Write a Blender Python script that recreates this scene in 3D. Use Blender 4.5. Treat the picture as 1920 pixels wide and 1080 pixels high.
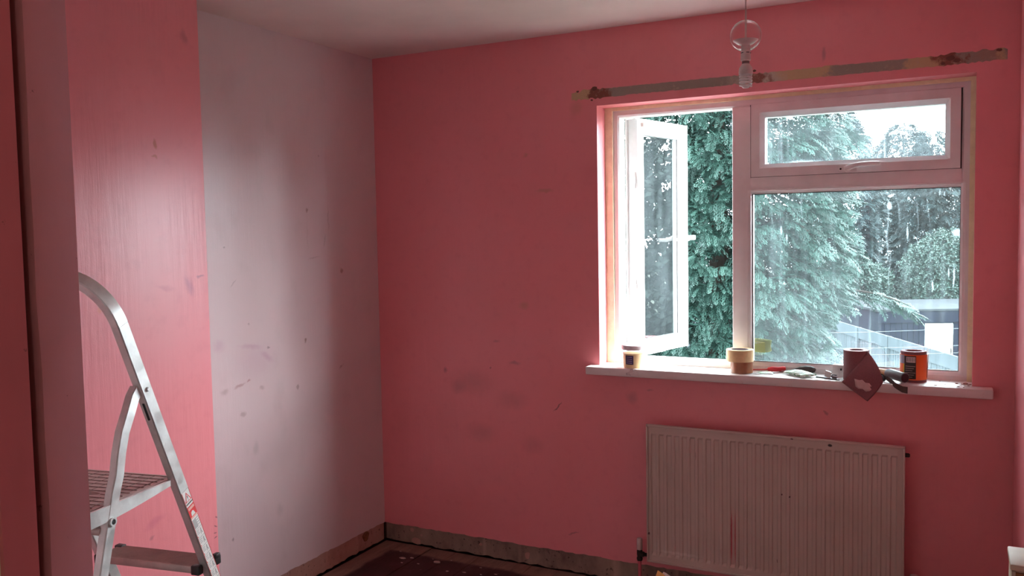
import bpy, bmesh, math, random
import numpy as np
from mathutils import Vector, Matrix

for o in list(bpy.data.objects):
    bpy.data.objects.remove(o)
SC = bpy.context.scene
COL = SC.collection
PI = math.pi

# ---------------------------------------------------------------- camera
cam_d = bpy.data.cameras.new('camera')
cam = bpy.data.objects.new('camera', cam_d)
COL.objects.link(cam)
SC.camera = cam
cam_d.sensor_width = 36.0
cam_d.lens = 1633.59 / 1920.0 * 36.0
cam_d.clip_start = 0.02
cam_d.clip_end = 400
R_ = Vector((0.88852681, 0.45846388, -0.01819287))
U_ = Vector((-0.01254584, 0.06391246, 0.99787665))
F_ = Vector((-0.45865315, 0.88641191, -0.06253975))
M_ = Matrix(((R_.x, U_.x, -F_.x, 2.57427), (R_.y, U_.y, -F_.y, -3.53207), (R_.z, U_.z, -F_.z, 1.53714), (0, 0, 0, 1)))
cam.matrix_world = M_

# ---------------------------------------------------------------- world, sun, exposure
SC.view_settings.view_transform = 'Standard'
SC.view_settings.look = 'None'
SC.view_settings.gamma = 1.0
SC.view_settings.use_curve_mapping = False
SC.view_settings.exposure = 0.52
SKY_STRENGTH = 27.0
W = bpy.data.worlds.new('overcast_sky')
SC.world = W
W.use_nodes = True
wt = W.node_tree
wt.nodes.clear()
w_out = wt.nodes.new('ShaderNodeOutputWorld')
w_bg = wt.nodes.new('ShaderNodeBackground')
w_tc = wt.nodes.new('ShaderNodeTexCoord')
w_n = wt.nodes.new('ShaderNodeTexNoise'); w_n.inputs['Scale'].default_value = 2.2; w_n.inputs['Detail'].default_value = 4
w_r = wt.nodes.new('ShaderNodeValToRGB')
w_r.color_ramp.elements[0].position = 0.3; w_r.color_ramp.elements[0].color = (0.70, 0.88, 1.0, 1)
w_r.color_ramp.elements[1].position = 0.7; w_r.color_ramp.elements[1].color = (.90, .97, 1.0, 1)
wt.links.new(w_tc.outputs['Generated'], w_n.inputs['Vector'])
wt.links.new(w_n.outputs['Fac'], w_r.inputs['Fac'])
wt.links.new(w_r.outputs['Color'], w_bg.inputs['Color'])
wt.links.new(w_bg.outputs['Background'], w_out.inputs['Surface'])
w_bg.inputs['Strength'].default_value = SKY_STRENGTH

sun_d = bpy.data.lights.new('hazy_sun', 'SUN')
sun_d.energy = 9.5
sun_d.angle = math.radians(62)
sun_d.color = (1.0, 0.97, 0.93)
sun = bpy.data.objects.new('hazy_sun', sun_d)
COL.objects.link(sun)
sun.rotation_euler = Vector((-0.80, -0.42, -0.62)).to_track_quat('-Z', 'Y').to_euler()

# a portal in the window opening only guides the sky light, it gives none of its own
po_d = bpy.data.lights.new('window_portal', 'AREA')
po_d.shape = 'RECTANGLE'; po_d.size = 1.5; po_d.size_y = 1.2
po_d.cycles.is_portal = True
po = bpy.data.objects.new('window_portal', po_d)
COL.objects.link(po)
po.location = (1.9, 0.32, 1.51)
po.rotation_euler = (math.radians(-90), 0, 0)

# ---------------------------------------------------------------- helpers
def rgb(c):
    return (c[0], c[1], c[2], 1.0)

class NT:
    def __init__(s, name):
        s.m = bpy.data.materials.new(name); s.m.use_nodes = True
        s.t = s.m.node_tree; s.t.nodes.clear()
        s.out = s.t.nodes.new('ShaderNodeOutputMaterial')
    def n(s, kind, **kw):
        nd = s.t.nodes.new(kind)
        for k, v in kw.items():
            setattr(nd, k, v)
        return nd
    def l(s, a, b):
        s.t.links.new(a, b)
    def coord(s, kind='Object'):
        return s.n('ShaderNodeTexCoord').outputs[kind]
    def mapping(s, src, loc=(0, 0, 0), rot=(0, 0, 0), scale=(1, 1, 1), vt='POINT'):
        nd = s.n('ShaderNodeMapping', vector_type=vt)
        nd.inputs['Location'].default_value = loc; nd.inputs['Rotation'].default_value = rot; nd.inputs['Scale'].default_value = scale
        s.l(src, nd.inputs['Vector']); return nd.outputs[0]
    def noise(s, src, scale, detail=3, rough=0.5):
        nd = s.n('ShaderNodeTexNoise'); nd.inputs['Scale'].default_value = scale
        nd.inputs['Detail'].default_value = detail; nd.inputs['Roughness'].default_value = rough
        s.l(src, nd.inputs['Vector']); return nd.outputs['Fac']
    def ramp(s, src, pts, interp='LINEAR'):
        nd = s.n('ShaderNodeValToRGB'); cr = nd.color_ramp; cr.interpolation = interp
        while len(cr.elements) < len(pts): cr.elements.new(0.5)
        for e, (p, c) in zip(cr.elements, pts):
            e.position = p; e.color = rgb(c) if not isinstance(c, (int, float)) else (c, c, c, 1)
        s.l(src, nd.inputs['Fac']); return nd.outputs['Color']
    def mr(s, src, a, b, c, d):
        nd = s.n('ShaderNodeMapRange'); nd.interpolation_type = 'SMOOTHSTEP'
        for i, v in enumerate((a, b, c, d)): nd.inputs[i + 1].default_value = v
        s.l(src, nd.inputs[0]); return nd.outputs[0]
    def mix(s, fac, a, b, mode='MIX'):
        nd = s.n('ShaderNodeMix', data_type='RGBA', blend_type=mode)
        for i, v in ((0, fac), (6, a), (7, b)):
            if isinstance(v, (int, float)): nd.inputs[i].default_value = v
            elif isinstance(v, tuple): nd.inputs[i].default_value = rgb(v)
            else: s.l(v, nd.inputs[i])
        return nd.outputs[2]
    def math(s, op, a, b=0.0):
        nd = s.n('ShaderNodeMath', operation=op)
        for i, v in ((0, a), (1, b)):
            if isinstance(v, (int, float)): nd.inputs[i].default_value = v
            else: s.l(v, nd.inputs[i])
        return nd.outputs[0]
    def bump(s, h, strength, dist=0.002):
        nd = s.n('ShaderNodeBump'); nd.inputs['Strength'].default_value = strength; nd.inputs['Distance'].default_value = dist
        s.l(h, nd.inputs['Height']); return nd.outputs[0]
    def marks(s, co, base, lst, nscale=32, namp=0.026):
        """painted-on scuffs and chips: (centre, radii, rotation about the wall normal axis, colour, strength, softness)"""
        ns = s.n('ShaderNodeTexNoise'); ns.inputs['Scale'].default_value = nscale; ns.inputs['Detail'].default_value = 3
        s.l(co, ns.inputs['Vector'])
        v1 = s.n('ShaderNodeVectorMath', operation='SUBTRACT'); s.l(ns.outputs['Color'], v1.inputs[0]); v1.inputs[1].default_value = (.5, .5, .5)
        v2 = s.n('ShaderNodeVectorMath', operation='SCALE'); s.l(v1.outputs[0], v2.inputs[0]); v2.inputs['Scale'].default_value = namp
        v3 = s.n('ShaderNodeVectorMath', operation='ADD'); s.l(co, v3.inputs[0]); s.l(v2.outputs[0], v3.inputs[1])
        for (c, r, rot, colr, st, soft) in lst:
            mp = s.mapping(v3.outputs[0], c, rot, r, 'TEXTURE')
            ln = s.n('ShaderNodeVectorMath', operation='LENGTH'); s.l(mp, ln.inputs[0])
            f = s.mr(ln.outputs['Value'], 1 - soft, 1 + soft * .3, st, 0)
            base = s.mix(f, base, colr)
        return base
    def pbr(s, color, rough=0.5, metal=0.0, normal=None, spec=None, trans=None, coat=None):
        p = s.n('ShaderNodeBsdfPrincipled')
        for k, v in (('Base Color', color), ('Roughness', rough), ('Metallic', metal), ('Normal', normal), ('Specular IOR Level', spec), ('Transmission Weight', trans), ('Coat Weight', coat)):
            if v is None: continue
            if isinstance(v, tuple): p.inputs[k].default_value = rgb(v)
            elif isinstance(v, (int, float)): p.inputs[k].default_value = v
            else: s.l(v, p.inputs[k])
        s.l(p.outputs[0], s.out.inputs['Surface'])
        return p

def simple(name, c, rough=0.5, metal=0.0, var=0.12, scale=30, bump=0.0, bscale=150, spec=None):
    t = NT(name); co = t.coord()
    f = t.noise(co, scale, 4)
    a = tuple(max(0, x * (1 - var)) for x in c); b = tuple(min(1, x * (1 + var)) for x in c)
    colr = t.ramp(f, [(0.3, a), (0.7, b)])
    nrm = t.bump(t.noise(co, bscale, 3), bump) if bump else None
    t.pbr(colr, rough, metal, nrm, spec)
    return t.m

def mesh_obj(name, verts, faces, mat, parent=None, smooth=False, kind=None):
    me = bpy.data.meshes.new(name)
    me.from_pydata([tuple(v) for v in verts], [], [tuple(f) for f in faces])
    return link_mesh(name, me, mat, parent, smooth, kind)

def link_mesh(name, me, mat, parent=None, smooth=False, kind=None):
    if mat is not None:
        me.materials.append(mat)
    if smooth:
        for p in me.polygons: p.use_smooth = True
    me.update()
    o = bpy.data.objects.new(name, me)
    COL.objects.link(o)
    if parent is not None: o.parent = parent
    if kind: o['kind'] = kind
    return o

def from_bm(name, bm, mat, parent=None, smooth=False, kind=None, angle=None):
    bmesh.ops.recalc_face_normals(bm, faces=bm.faces)
    me = bpy.data.meshes.new(name); bm.to_mesh(me); bm.free()
    o = link_mesh(name, me, mat, parent, smooth, kind)
    if angle:
        md = None
        try:
            me.set_sharp_from_angle(angle=math.radians(angle))
        except Exception:
            pass
    return o

def box_bm(bm, x0, x1, y0, y1, z0, z1, bev=0.0, mtx=None):
    r = bmesh.ops.create_cube(bm, size=1)
    vs = r['verts']
    for v in vs:
        v.co = Vector((x0 + (v.co.x + .5) * (x1 - x0), y0 + (v.co.y + .5) * (y1 - y0), z0 + (v.co.z + .5) * (z1 - z0)))
    if bev > 0:
        es = list({e for v in vs for e in v.link_edges})
        r2 = bmesh.ops.bevel(bm, geom=es, offset=bev, segments=2, affect='EDGES', profile=0.5)
        vs = list({v for f in r2['faces'] for v in f.verts} | {v for v in vs if v.is_valid})
    if mtx is not None:
        bmesh.ops.transform(bm, matrix=mtx, verts=[v for v in vs if v.is_valid])
    return vs

def box(name, x0, x1, y0, y1, z0, z1, mat, parent=None, bev=0.0, kind=None, mtx=None):
    bm = bmesh.new(); box_bm(bm, x0, x1, y0, y1, z0, z1, bev, mtx)
    return from_bm(name, bm, mat, parent, smooth=bev > 0, kind=kind, angle=35 if bev > 0 else None)

def lathe_bm(bm, prof, seg=32, center=(0, 0, 0), axis='Z', mtx=None, close=False):
    """prof = [(r, h)]; closed ends when r == 0"""
    rings = []
    M = mtx or Matrix.Translation(center)
    for (r, h) in prof:
        if r < 1e-6:
            rings.append([bm.verts.new(M @ Vector((0, 0, h)))])
        else:
            rings.append([bm.verts.new(M @ Vector((r * math.cos(2 * PI * i / seg), r * math.sin(2 * PI * i / seg), h))) for i in range(seg)])
    prs = list(zip(rings, rings[1:]))
    if close: prs.append((rings[-1], rings[0]))
    for a, b in prs:
        for i in range(seg):
            j = (i + 1) % seg
            if len(a) == 1 and len(b) == 1: continue
            if len(a) == 1: bm.faces.new((a[0], b[i], b[j]))
            elif len(b) == 1: bm.faces.new((a[i], a[j], b[0]))
            else: bm.faces.new((a[i], a[j], b[j], b[i]))

def lathe(name, prof, mat, parent=None, center=(0, 0, 0), seg=32, mtx=None, close=False, angle=40):
    bm = bmesh.new(); lathe_bm(bm, prof, seg, center, mtx=mtx, close=close)
    return from_bm(name, bm, mat, parent, True, angle=angle)

def tube_bm(bm, pts, rad, seg=8, section=None, up=None, cap=True):
    """sweep a round (or given 2-D) section along a polyline; rad is a number or one per point"""
    pts = [Vector(p) for p in pts]; n = len(pts)
    rads = rad if isinstance(rad, (list, tuple)) else [rad] * n
    if section is None:
        section = [(math.cos(2 * PI * i / seg), math.sin(2 * PI * i / seg)) for i in range(seg)]
    tang = []
    for i in range(n):
        a = pts[max(0, i - 1)]; b = pts[min(n - 1, i + 1)]
        tang.append((b - a).normalized())
    ref = Vector(up) if up else (Vector((0, 0, 1)) if abs(tang[0].z) < .9 else Vector((1, 0, 0)))
    rings = []
    for i in range(n):
        t = tang[i]
        xa = (ref - t * ref.dot(t)).normalized()
        if not up: ref = xa
        ya = t.cross(xa)
        rings.append([bm.verts.new(pts[i] + (xa * u + ya * v) * rads[i]) for u, v in section])
    m = len(section)
    for a, b in zip(rings, rings[1:]):
        for i in range(m):
            j = (i + 1) % m
            bm.faces.new((a[i], a[j], b[j], b[i]))
    if cap:
        bm.faces.new(rings[0]); bm.faces.new(list(reversed(rings[-1])))

def tube(name, pts, rad, mat, parent=None, seg=8, section=None, up=None, smooth=True, angle=40):
    bm = bmesh.new(); tube_bm(bm, pts, rad, seg, section, up)
    return from_bm(name, bm, mat, parent, smooth, angle=angle)

def prism(name, poly, a0, a1, mat, parent=None, plane='XZ', kind=None):
    """polygon in XZ (extruded in y), YZ (in x) or XY (in z)"""
    def P(u, v, w):
        return {'XZ': (u, w, v), 'YZ': (w, u, v), 'XY': (u, v, w)}[plane]
    bm = bmesh.new()
    A = [bm.verts.new(P(u, v, a0)) for u, v in poly]; B = [bm.verts.new(P(u, v, a1)) for u, v in poly]
    bm.faces.new(A); bm.faces.new(list(reversed(B)))
    n = len(poly)
    for i in range(n):
        j = (i + 1) % n; bm.faces.new((A[i], B[i], B[j], A[j]))
    return from_bm(name, bm, mat, parent, kind=kind)

def ring_frame(name, x0, x1, z0, z1, prof, mat, parent=None, sides='LRTB'):
    """mitred rectangular frame; prof = closed list of (inward offset, y). Each side is a piece of its own mesh name"""
    cs = [(x0, z0, 1, 1), (x1, z0, -1, 1), (x1, z1, -1, -1), (x0, z1, 1, -1)]
    bm = bmesh.new()
    rings = [[bm.verts.new((cx + sx * u, y, cz + sz * u)) for u, y in prof] for cx, cz, sx, sz in cs]
    m = len(prof)
    for k in range(4):
        a = rings[k]; b = rings[(k + 1) % 4]
        for i in range(m):
            j = (i + 1) % m; bm.faces.new((a[i], a[j], b[j], b[i]))
    return from_bm(name, bm, mat, parent)

def empty(name, loc=(0, 0, 0), rz=0.0):
    o = bpy.data.objects.new(name, None); COL.objects.link(o)
    o.location = loc; o.rotation_euler = (0, 0, rz); o.empty_display_size = 0.1
    return o

def tag(o, label, cat, group=None, kind=None):
    o['label'] = label; o['category'] = cat
    if group: o['group'] = group
    if kind: o['kind'] = kind
    return o

def struct(o):
    o['kind'] = 'structure'; return o

def at_parent(o, root):
    """children are modelled in world space and the root stands at the thing's base"""
    o.parent = root
    o.matrix_parent_inverse = Matrix.Translation(root.location).inverted()
    return o

rnd = random.Random(7)

# ---------------------------------------------------------------- materials
PINK = (0.86, 0.275, 0.30)
def pink_wall(name, marks, streak_axis='x', rough=0.34):
    t = NT(name); co = t.coord()
    big = t.noise(co, 1.3, 3)
    c1 = t.ramp(big, [(0.3, (PINK[0] * .96, PINK[1] * .93, PINK[2] * .92)), (0.7, (PINK[0] * 1.02, PINK[1] * 1.08, PINK[2] * 1.1))])
    sm = t.noise(co, 22, 5)
    c2 = t.mix(t.mr(sm, .5, .75, 0, .10), c1, (0.55, 0.12, 0.15))
    c3 = t.marks(co, c2, marks)
    sc = (28, 28, 2.2)
    st = t.noise(t.mapping(co, scale=sc), 1.0, 4, .6)
    fine = t.noise(co, 260, 3)
    h = t.math('ADD', t.math('MULTIPLY', st, 1.0), t.math('MULTIPLY', fine, .10))
    t.pbr(c3, rough, 0, t.bump(h, .5, .0035))
    return t.m

def M3(c, r, rot, colr, st=.6, soft=.6):
    return (c, r, rot, colr, st, soft)
DK = (0.10, 0.03, 0.035); BR = (0.22, 0.08, 0.035); BG = (0.48, 0.26, 0.13); GR = (0.28, 0.15, 0.15)
def WM(x, z, ru, rv, colr=GR, st=.5, soft=.7, rot=0):
    return ((x, 0, z), (ru, .2, rv), (0, rot, 0), colr, st * .7, min(.95, soft + .1))
win_marks = [WM(.753, .944, .033, .012, GR, .55), WM(.379, .891, .012, .016, DK, .5), WM(.525, .843, .13, .07, GR, .32, .95), WM(.451, .813, .045, .04, GR, .35, .9),
             WM(.968, .755, .032, .0045, DK, .9, .4, .5 - PI / 2 + 0.25), WM(.921, 1.723, .05, .010, BG, .6), WM(.808, 1.209, .03, .022, BG, .5), WM(.826, 1.884, .014, .012, BG, .5),
             WM(2.098, 2.194, .009, .028, GR, .6), WM(.563, .605, .09, .05, GR, .32, .95), WM(2.11, .817, .012, .005, DK, .6, .6, .6), WM(1.076, 2.075, .035, .04, BG, .4, .9),
             WM(1.035, .185, .03, .004, DK, .5, .5, -.4), WM(.658, 1.039, .025, .009, GR, .4), WM(.627, .913, .006, .005, DK, .6), WM(.736, .77, .09, .05, GR, .28, .95),
             WM(1.319, .823, .03, .03, GR, .45, .8), WM(.842, .568, .06, .05, GR, .25, .95), WM(1.40, .86, .02, .004, GR, .5)]
def LM(y, z, ru, rv, colr=GR, st=.6, soft=.6, rot=0, x=0.0):
    return ((x, y, z), (.2, ru * .85, rv * .85), (rot, 0, 0), colr, st * .62, min(.95, soft + .15))
LIL = (0.55, 0.28, 0.42); RD = (0.33, 0.05, 0.07); GG = (0.42, 0.36, 0.36)
left_marks = [LM(-.516, 1.654, .010, .014, BR, .9), LM(-.371, 1.62, .006, .08, GR, .5, .8), LM(-.40, 1.52, .006, .035, GR, .5, .8, -.35), LM(-.473, 1.445, .05, .005, GR, .5, .8, .08), LM(-.515, 1.55, .004, .10, GR, .25, .8),
              LM(-.283, 1.377, .014, .015, BR, .9, .4), LM(-.551, 1.082, .012, .014, BR, 1, .4), LM(-.785, 1.078, .012, .007, DK, .8), LM(-.953, .948, .04, .009, RD, .65, .6, .25), LM(-.905, .958, .014, .008, RD, .8, .5, .2),
              LM(-.858, 1.037, .16, .09, LIL, .30, .8), LM(-.886, 1.095, .085, .014, LIL, .55, .7, -.15), LM(-.796, 1.044, .06, .018, LIL, .6, .8, -.6), LM(-1.057, 1.117, .04, .035, LIL, .5, .8),
              LM(-.613, .886, .012, .014, GR, .8, .5), LM(-.309, .928, .026, .008, GR, .7, .6, .6), LM(-.941, .827, .02, .014, GR, .6), LM(-1.01, 1.501, .009, .005, DK, .7), LM(-1.022, .336, .006, .012, DK, .8),
              LM(-.525, .739, .22, .17, GG, .32, .95), LM(-.877, .674, .025, .04, GG, .6, .8), LM(-.721, .615, .15, .15, GG, .3, .95), LM(-.749, .38, .03, .04, GG, .5, .8), LM(-.89, 1.188, .008, .006, DK, .5),
              LM(-.421, 1.901, .007, .008, GR, .7), LM(-.828, .917, .02, .012, GR, .5), LM(-1.033, .934, .03, .02, GR, .5), LM(-.97, 1.36, .03, .004, DK, .4, .5, .8)]
breast_marks = [LM(-1.576, 1.84, .011, .022, (0.50, .12, .03), .9, .5, .2, .3), LM(-1.58, 1.80, .016, .007, (0.50, .12, .03), .7, .5, 0, .3), LM(-1.442, 2.198, .02, .03, (.30, .07, .08), .6, .9, .5, .3), LM(-1.463, 1.385, .022, .05, (.40, .10, .20), .7, .8, .4, .3),
                LM(-1.416, 1.412, .019, .006, (.30, .06, .12), .8, .5, 0, .3), LM(-1.804, 1.33, .012, .012, (.75, .25, .08), .6, .7, 0, .3), LM(-1.388, .579, .008, .003, DK, 1, .4, -.4, .3), LM(-1.39, .551, .011, .003, DK, 1, .4, -.4, .3),
                LM(-1.391, .527, .010, .003, DK, 1, .4, -.2, .3), LM(-1.394, .51, .009, .003, DK, 1, .4, 0, .3), LM(-1.561, 1.382, .05, .012, (.60, .13, .2), .5, .9, -.2, .3), LM(-1.655, .591, .02, .006, DK, .5, .8, .3, .3),
                LM(-1.64, .64, .05, .02, (.55, .1, .2), .5, .9, .3, .3)]
M_pink_win = pink_wall('pink_paint_window_wall', win_marks)
M_pink_br = pink_wall('pink_paint_chimney_breast', breast_marks, rough=0.37)
M_pink = pink_wall('pink_paint_plain', [])

def white_wall():
    t = NT('lilac_white_paint'); co = t.coord()
    big = t.noise(co, 1.6, 4)
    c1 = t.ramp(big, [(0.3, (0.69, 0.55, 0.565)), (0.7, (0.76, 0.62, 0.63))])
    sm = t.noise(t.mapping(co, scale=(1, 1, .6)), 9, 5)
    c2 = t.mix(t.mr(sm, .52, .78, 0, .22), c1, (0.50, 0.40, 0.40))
    c3 = t.marks(co, c2, left_marks)
    st = t.noise(t.mapping(co, scale=(70, 70, 5)), 1.0, 4, .6)
    t.pbr(c3, .36, 0, t.bump(t.math('ADD', st, t.math('MULTIPLY', t.noise(co, 220, 3), .4)), .30, .0025))
    return t.m
M_white_wall = white_wall()
M_ceiling = simple('ceiling_emulsion', (0.84, 0.70, 0.66), .9, 0, .06, 3, .15, 80)

def bare_plaster(name, a, b, c):
    t = NT(name); co = t.coord()
    f = t.noise(t.mapping(co, scale=(1, 1, .6)), 7, 6, .65)
    c1 = t.ramp(f, [(0.32, a), (0.5, b), (0.68, c)])
    drip = t.noise(t.mapping(co, scale=(15, 15, 1.2)), 1.0, 3)
    c2 = t.mix(t.mr(drip, .56, .74, 0, .4), c1, tuple(min(1, x * 1.7) for x in c))
    pit = t.noise(co, 60, 4)
    c3 = t.mix(t.mr(pit, .62, .72, 0, .8), c2, (0.05, .03, .025))
    t.pbr(c3, .9, 0, t.bump(t.noise(co, 45, 6, .7), .7, .004))
    return t.m
M_bare_grey = bare_plaster('bare_grey_plaster', (0.16, 0.10, 0.08), (0.27, 0.19, 0.15), (0.36, 0.26, 0.20))
M_bare_pinkish = bare_plaster('stained_pinkish_plaster', (0.36, 0.17, 0.14), (0.46, 0.25, 0.20), (0.50, 0.30, 0.24))

def scar_mat():
    t = NT('curtain_rail_scar'); co = t.coord()
    sx = t.n('ShaderNodeSeparateXYZ'); t.l(co, sx.inputs[0])
    ns = t.math('MULTIPLY', t.math('SUBTRACT', t.noise(co, 16, 6, .65), .5), .26)
    x = t.math('ADD', sx.outputs['X'], ns)
    u = t.mr(x, 1.05, 2.72, 0, 1)
    t.t.nodes[-1].interpolation_type = 'LINEAR'
    GY = (.36, .30, .25); SA = (.62, .42, .25); RB = (.27, .10, .07)
    def q(v): return (v - 1.05) / 1.67
    c = t.ramp(u, [(0, SA), (q(1.13), SA), (q(1.15), RB), (q(1.20), RB), (q(1.23), GY), (q(1.72), GY), (q(1.78), (.55, .46, .38)), (q(1.86), RB), (q(1.89), (.60, .50, .42)), (q(1.98), SA), (q(2.10), SA), (q(2.13), GY), (q(2.36), GY), (q(2.40), SA), (q(2.48), SA), (q(2.51), RB), (q(2.56), RB), (q(2.58), GY), (q(2.66), (.42, .26, .2)), (q(2.69), SA), (1, GY)])
    c2 = t.mix(t.mr(t.noise(co, 30, 5, .7), .55, .7, 0, .6), c, (.58, .44, .34))
    c3 = t.mix(t.mr(t.noise(co, 70, 4, .7), .64, .72, 0, .6), c2, (.22, .12, .10))
    t.pbr(c3, .95, 0, t.bump(t.noise(co, 55, 6, .7), .8, .005))
    return t.m
M_scar = scar_mat()

def upvc():
    t = NT('white_upvc'); co = t.coord()
    f = t.noise(co, 12, 4)
    c = t.ramp(f, [(0.35, (0.82, 0.79, 0.78)), (0.7, (0.90, 0.88, 0.87))])
    dirt = t.noise(co, 90, 5, .7)
    c = t.mix(t.mr(dirt, .66, .76, 0, .5), c, (.45, .36, .28))
    t.pbr(c, .33, 0)
    return t.m
M_upvc = upvc()
M_gasket = simple('black_rubber_gasket', (0.05, 0.045, 0.045), .7)
M_foam = simple('yellow_expanding_foam', (0.97, 0.93, 0.62), .85, 0, .10, 25, .5, 120)
M_sill = NT('dusty_white_gloss_sill')
_co = M_sill.coord()
_c = M_sill.ramp(M_sill.noise(_co, 6, 4), [(0.3, (0.74, 0.66, 0.64)), (0.7, (0.82, 0.76, 0.73))])
_c = M_sill.mix(M_sill.mr(M_sill.noise(_co, 45, 6, .75), .60, .72, 0, .55), _c, (0.45, 0.26, 0.22))
M_sill.pbr(_c, .45, 0, M_sill.bump(M_sill.noise(_co, 160, 3), .15, .001))
M_sill = M_sill.m

def glass_mat(name, marks, haze=0.22, tint=(0.93, 0.98, 0.98)):
    """clear pane with real dirt on it: rain runs, bird-lime runs and a film of dust that scatters daylight"""
    t = NT(name); co = t.coord()
    tr = t.n('ShaderNodeBsdfTransparent'); tr.inputs['Color'].default_value = rgb(tint)
    gl = t.n('ShaderNodeBsdfGlossy'); gl.inputs['Roughness'].default_value = 0.0; gl.inputs['Color'].default_value = (1, 1, 1, 1)
    fr = t.n('ShaderNodeFresnel'); fr.inputs['IOR'].default_value = 1.52
    fb = t.math('MULTIPLY', fr.outputs[0], 1.8)
    m1 = t.n('ShaderNodeMixShader'); t.l(fb, m1.inputs[0]); t.l(tr.outputs[0], m1.inputs[1]); t.l(gl.outputs[0], m1.inputs[2])
    df = t.n('ShaderNodeBsdfTranslucent'); df.inputs['Color'].default_value = (.50, .57, .60, 1)
    d2 = t.n('ShaderNodeBsdfDiffuse'); d2.inputs['Color'].default_value = (.6, .62, .62, 1)
    md = t.n('ShaderNodeMixShader'); md.inputs[0].default_value = .25; t.l(df.outputs[0], md.inputs[1]); t.l(d2.outputs[0], md.inputs[2])
    streak = t.noise(t.mapping(co, scale=(48, 48, 1.6)), 1.0, 4, .65)
    patch = t.noise(co, 3.2, 4, .6)
    fine = t.noise(co, 150, 3, .6)
    a = t.math('MULTIPLY', t.mr(streak, .45, .85, .0, 1), haze * 1.6)
    b = t.math('MULTIPLY', t.mr(patch, .3, .75, .35, 1), haze)
    f = t.math('ADD', a, b)
    f = t.math('MULTIPLY', f, t.mr(fine, .2, .8, .75, 1.2))
    fac = t.mix(1.0, (0, 0, 0), f, 'ADD')
    fac = t.marks(co, fac, marks, 12, .02)
    m2 = t.n('ShaderNodeMixShader'); t.l(fac, m2.inputs[0]); t.l(m1.outputs[0], m2.inputs[1]); t.l(md.outputs[0], m2.inputs[2])
    t.l(m2.outputs[0], t.out.inputs['Surface'])
    return t.m
WH = (.95, .95, .95); HZ = (.55, .55, .55)
def GM(x, z, ru, rv, colr=HZ, st=.9, soft=.5, rot=0):
    return ((x, .13, z), (ru, .2, rv), (0, rot, 0), tuple(.30 if c > .9 else .085 for c in colr), st * .8, soft)
big_marks = [GM(2.321, 1.619, .009, .016, WH, 1), GM(2.318, 1.50, .004, .12, HZ, .9), GM(2.325, 1.361, .004, .10, HZ, .6, .6, .03), GM(2.35, 1.628, .0035, .09, HZ, .7, .6, -.12), GM(2.388, 1.511, .004, .028, WH, .8),
             GM(2.475, 1.311, .0035, .022, WH, .9), GM(2.547, 1.342, .0035, .045, WH, .9), GM(2.529, 1.358, .0035, .018, WH, .9), GM(2.56, 1.512, .022, .016, WH, 1), GM(1.887, 1.447, .02, .16, HZ, .35, .8, .03),
             GM(2.0, 1.639, .003, .085, HZ, .6), GM(2.421, 1.585, .003, .085, HZ, .6, .6, -.08), GM(2.457, 1.604, .003, .08, HZ, .5, .6, -.08), GM(2.255, 1.089, .006, .13, HZ, .5), GM(2.50, 1.66, .004, .012, WH, .9), GM(2.515, 1.655, .003, .01, WH, .8),
             GM(2.30, 1.665, .5, .022, HZ, .45, .9), GM(2.2, 1.0, .5, .035, HZ, .4, .9), GM(1.92, 1.53, .004, .02, WH, .7), GM(1.94, 1.50, .004, .016, WH, .6)]
top_marks = [GM(2.303, 1.824, .004, .09, WH, .6, .6), GM(2.36, 1.92, .20, .12, HZ, .5, .9), GM(1.866, 1.90, .03, .11, HZ, .9, .8), GM(2.0, 1.79, .09, .022, WH, .8, .7), GM(2.10, 1.93, .2, .03, HZ, .3, .9), GM(2.45, 1.83, .08, .06, HZ, .4, .9)]
M_glass_big = glass_mat('dirty_pane_glass', big_marks, .024)
M_glass_top = glass_mat('dirty_fanlight_glass', top_marks, .060)
M_glass_sash = glass_mat('casement_glass', [], .012)

def floor_mat():
    t = NT('worn_maroon_floor_paint'); co = t.coord()
    sp = t.n('ShaderNodeSeparateXYZ'); t.l(co, sp.inputs[0])
    base = t.ramp(t.noise(co, 5, 6, .65), [(0.35, (0.030, 0.012, 0.012)), (0.55, (0.060, 0.020, 0.020)), (0.7, (0.10, 0.05, 0.045))])
    ns = t.math('MULTIPLY', t.math('SUBTRACT', t.noise(co, 9, 4), .5), .06)
    d1 = t.math('ADD', t.math('MULTIPLY', sp.outputs['Y'], -1), ns)
    d2 = t.math('ADD', sp.outputs['X'], ns)
    d = t.math('MINIMUM', d1, d2)
    bare = t.ramp(t.noise(t.mapping(co, scale=(1, .2, 1)), 22, 5, .7), [(0.3, (0.17, 0.09, 0.07)), (0.7, (0.33, 0.20, 0.15))])
    c = t.mix(t.mr(d, .085, .115, 1, 0), base, bare)
    sk = t.noise(co, 30, 5, .7)
    c = t.mix(t.mr(sk, .66, .72, 0, .6), c, (0.40, 0.30, 0.27))
    t.pbr(c, .7, 0, t.bump(t.noise(t.mapping(co, scale=(8, 1, 1)), 12, 5, .7), .5, .004))
    return t.m
M_floor = floor_mat()
M_dark = simple('gap_shade', (0.03, 0.015, 0.014), .95)  # near-black tone, puts the shade of gaps into the colour
M_crumb = simple('plaster_crumb', (0.55, 0.42, 0.38), .95, 0, .25, 60)

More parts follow.
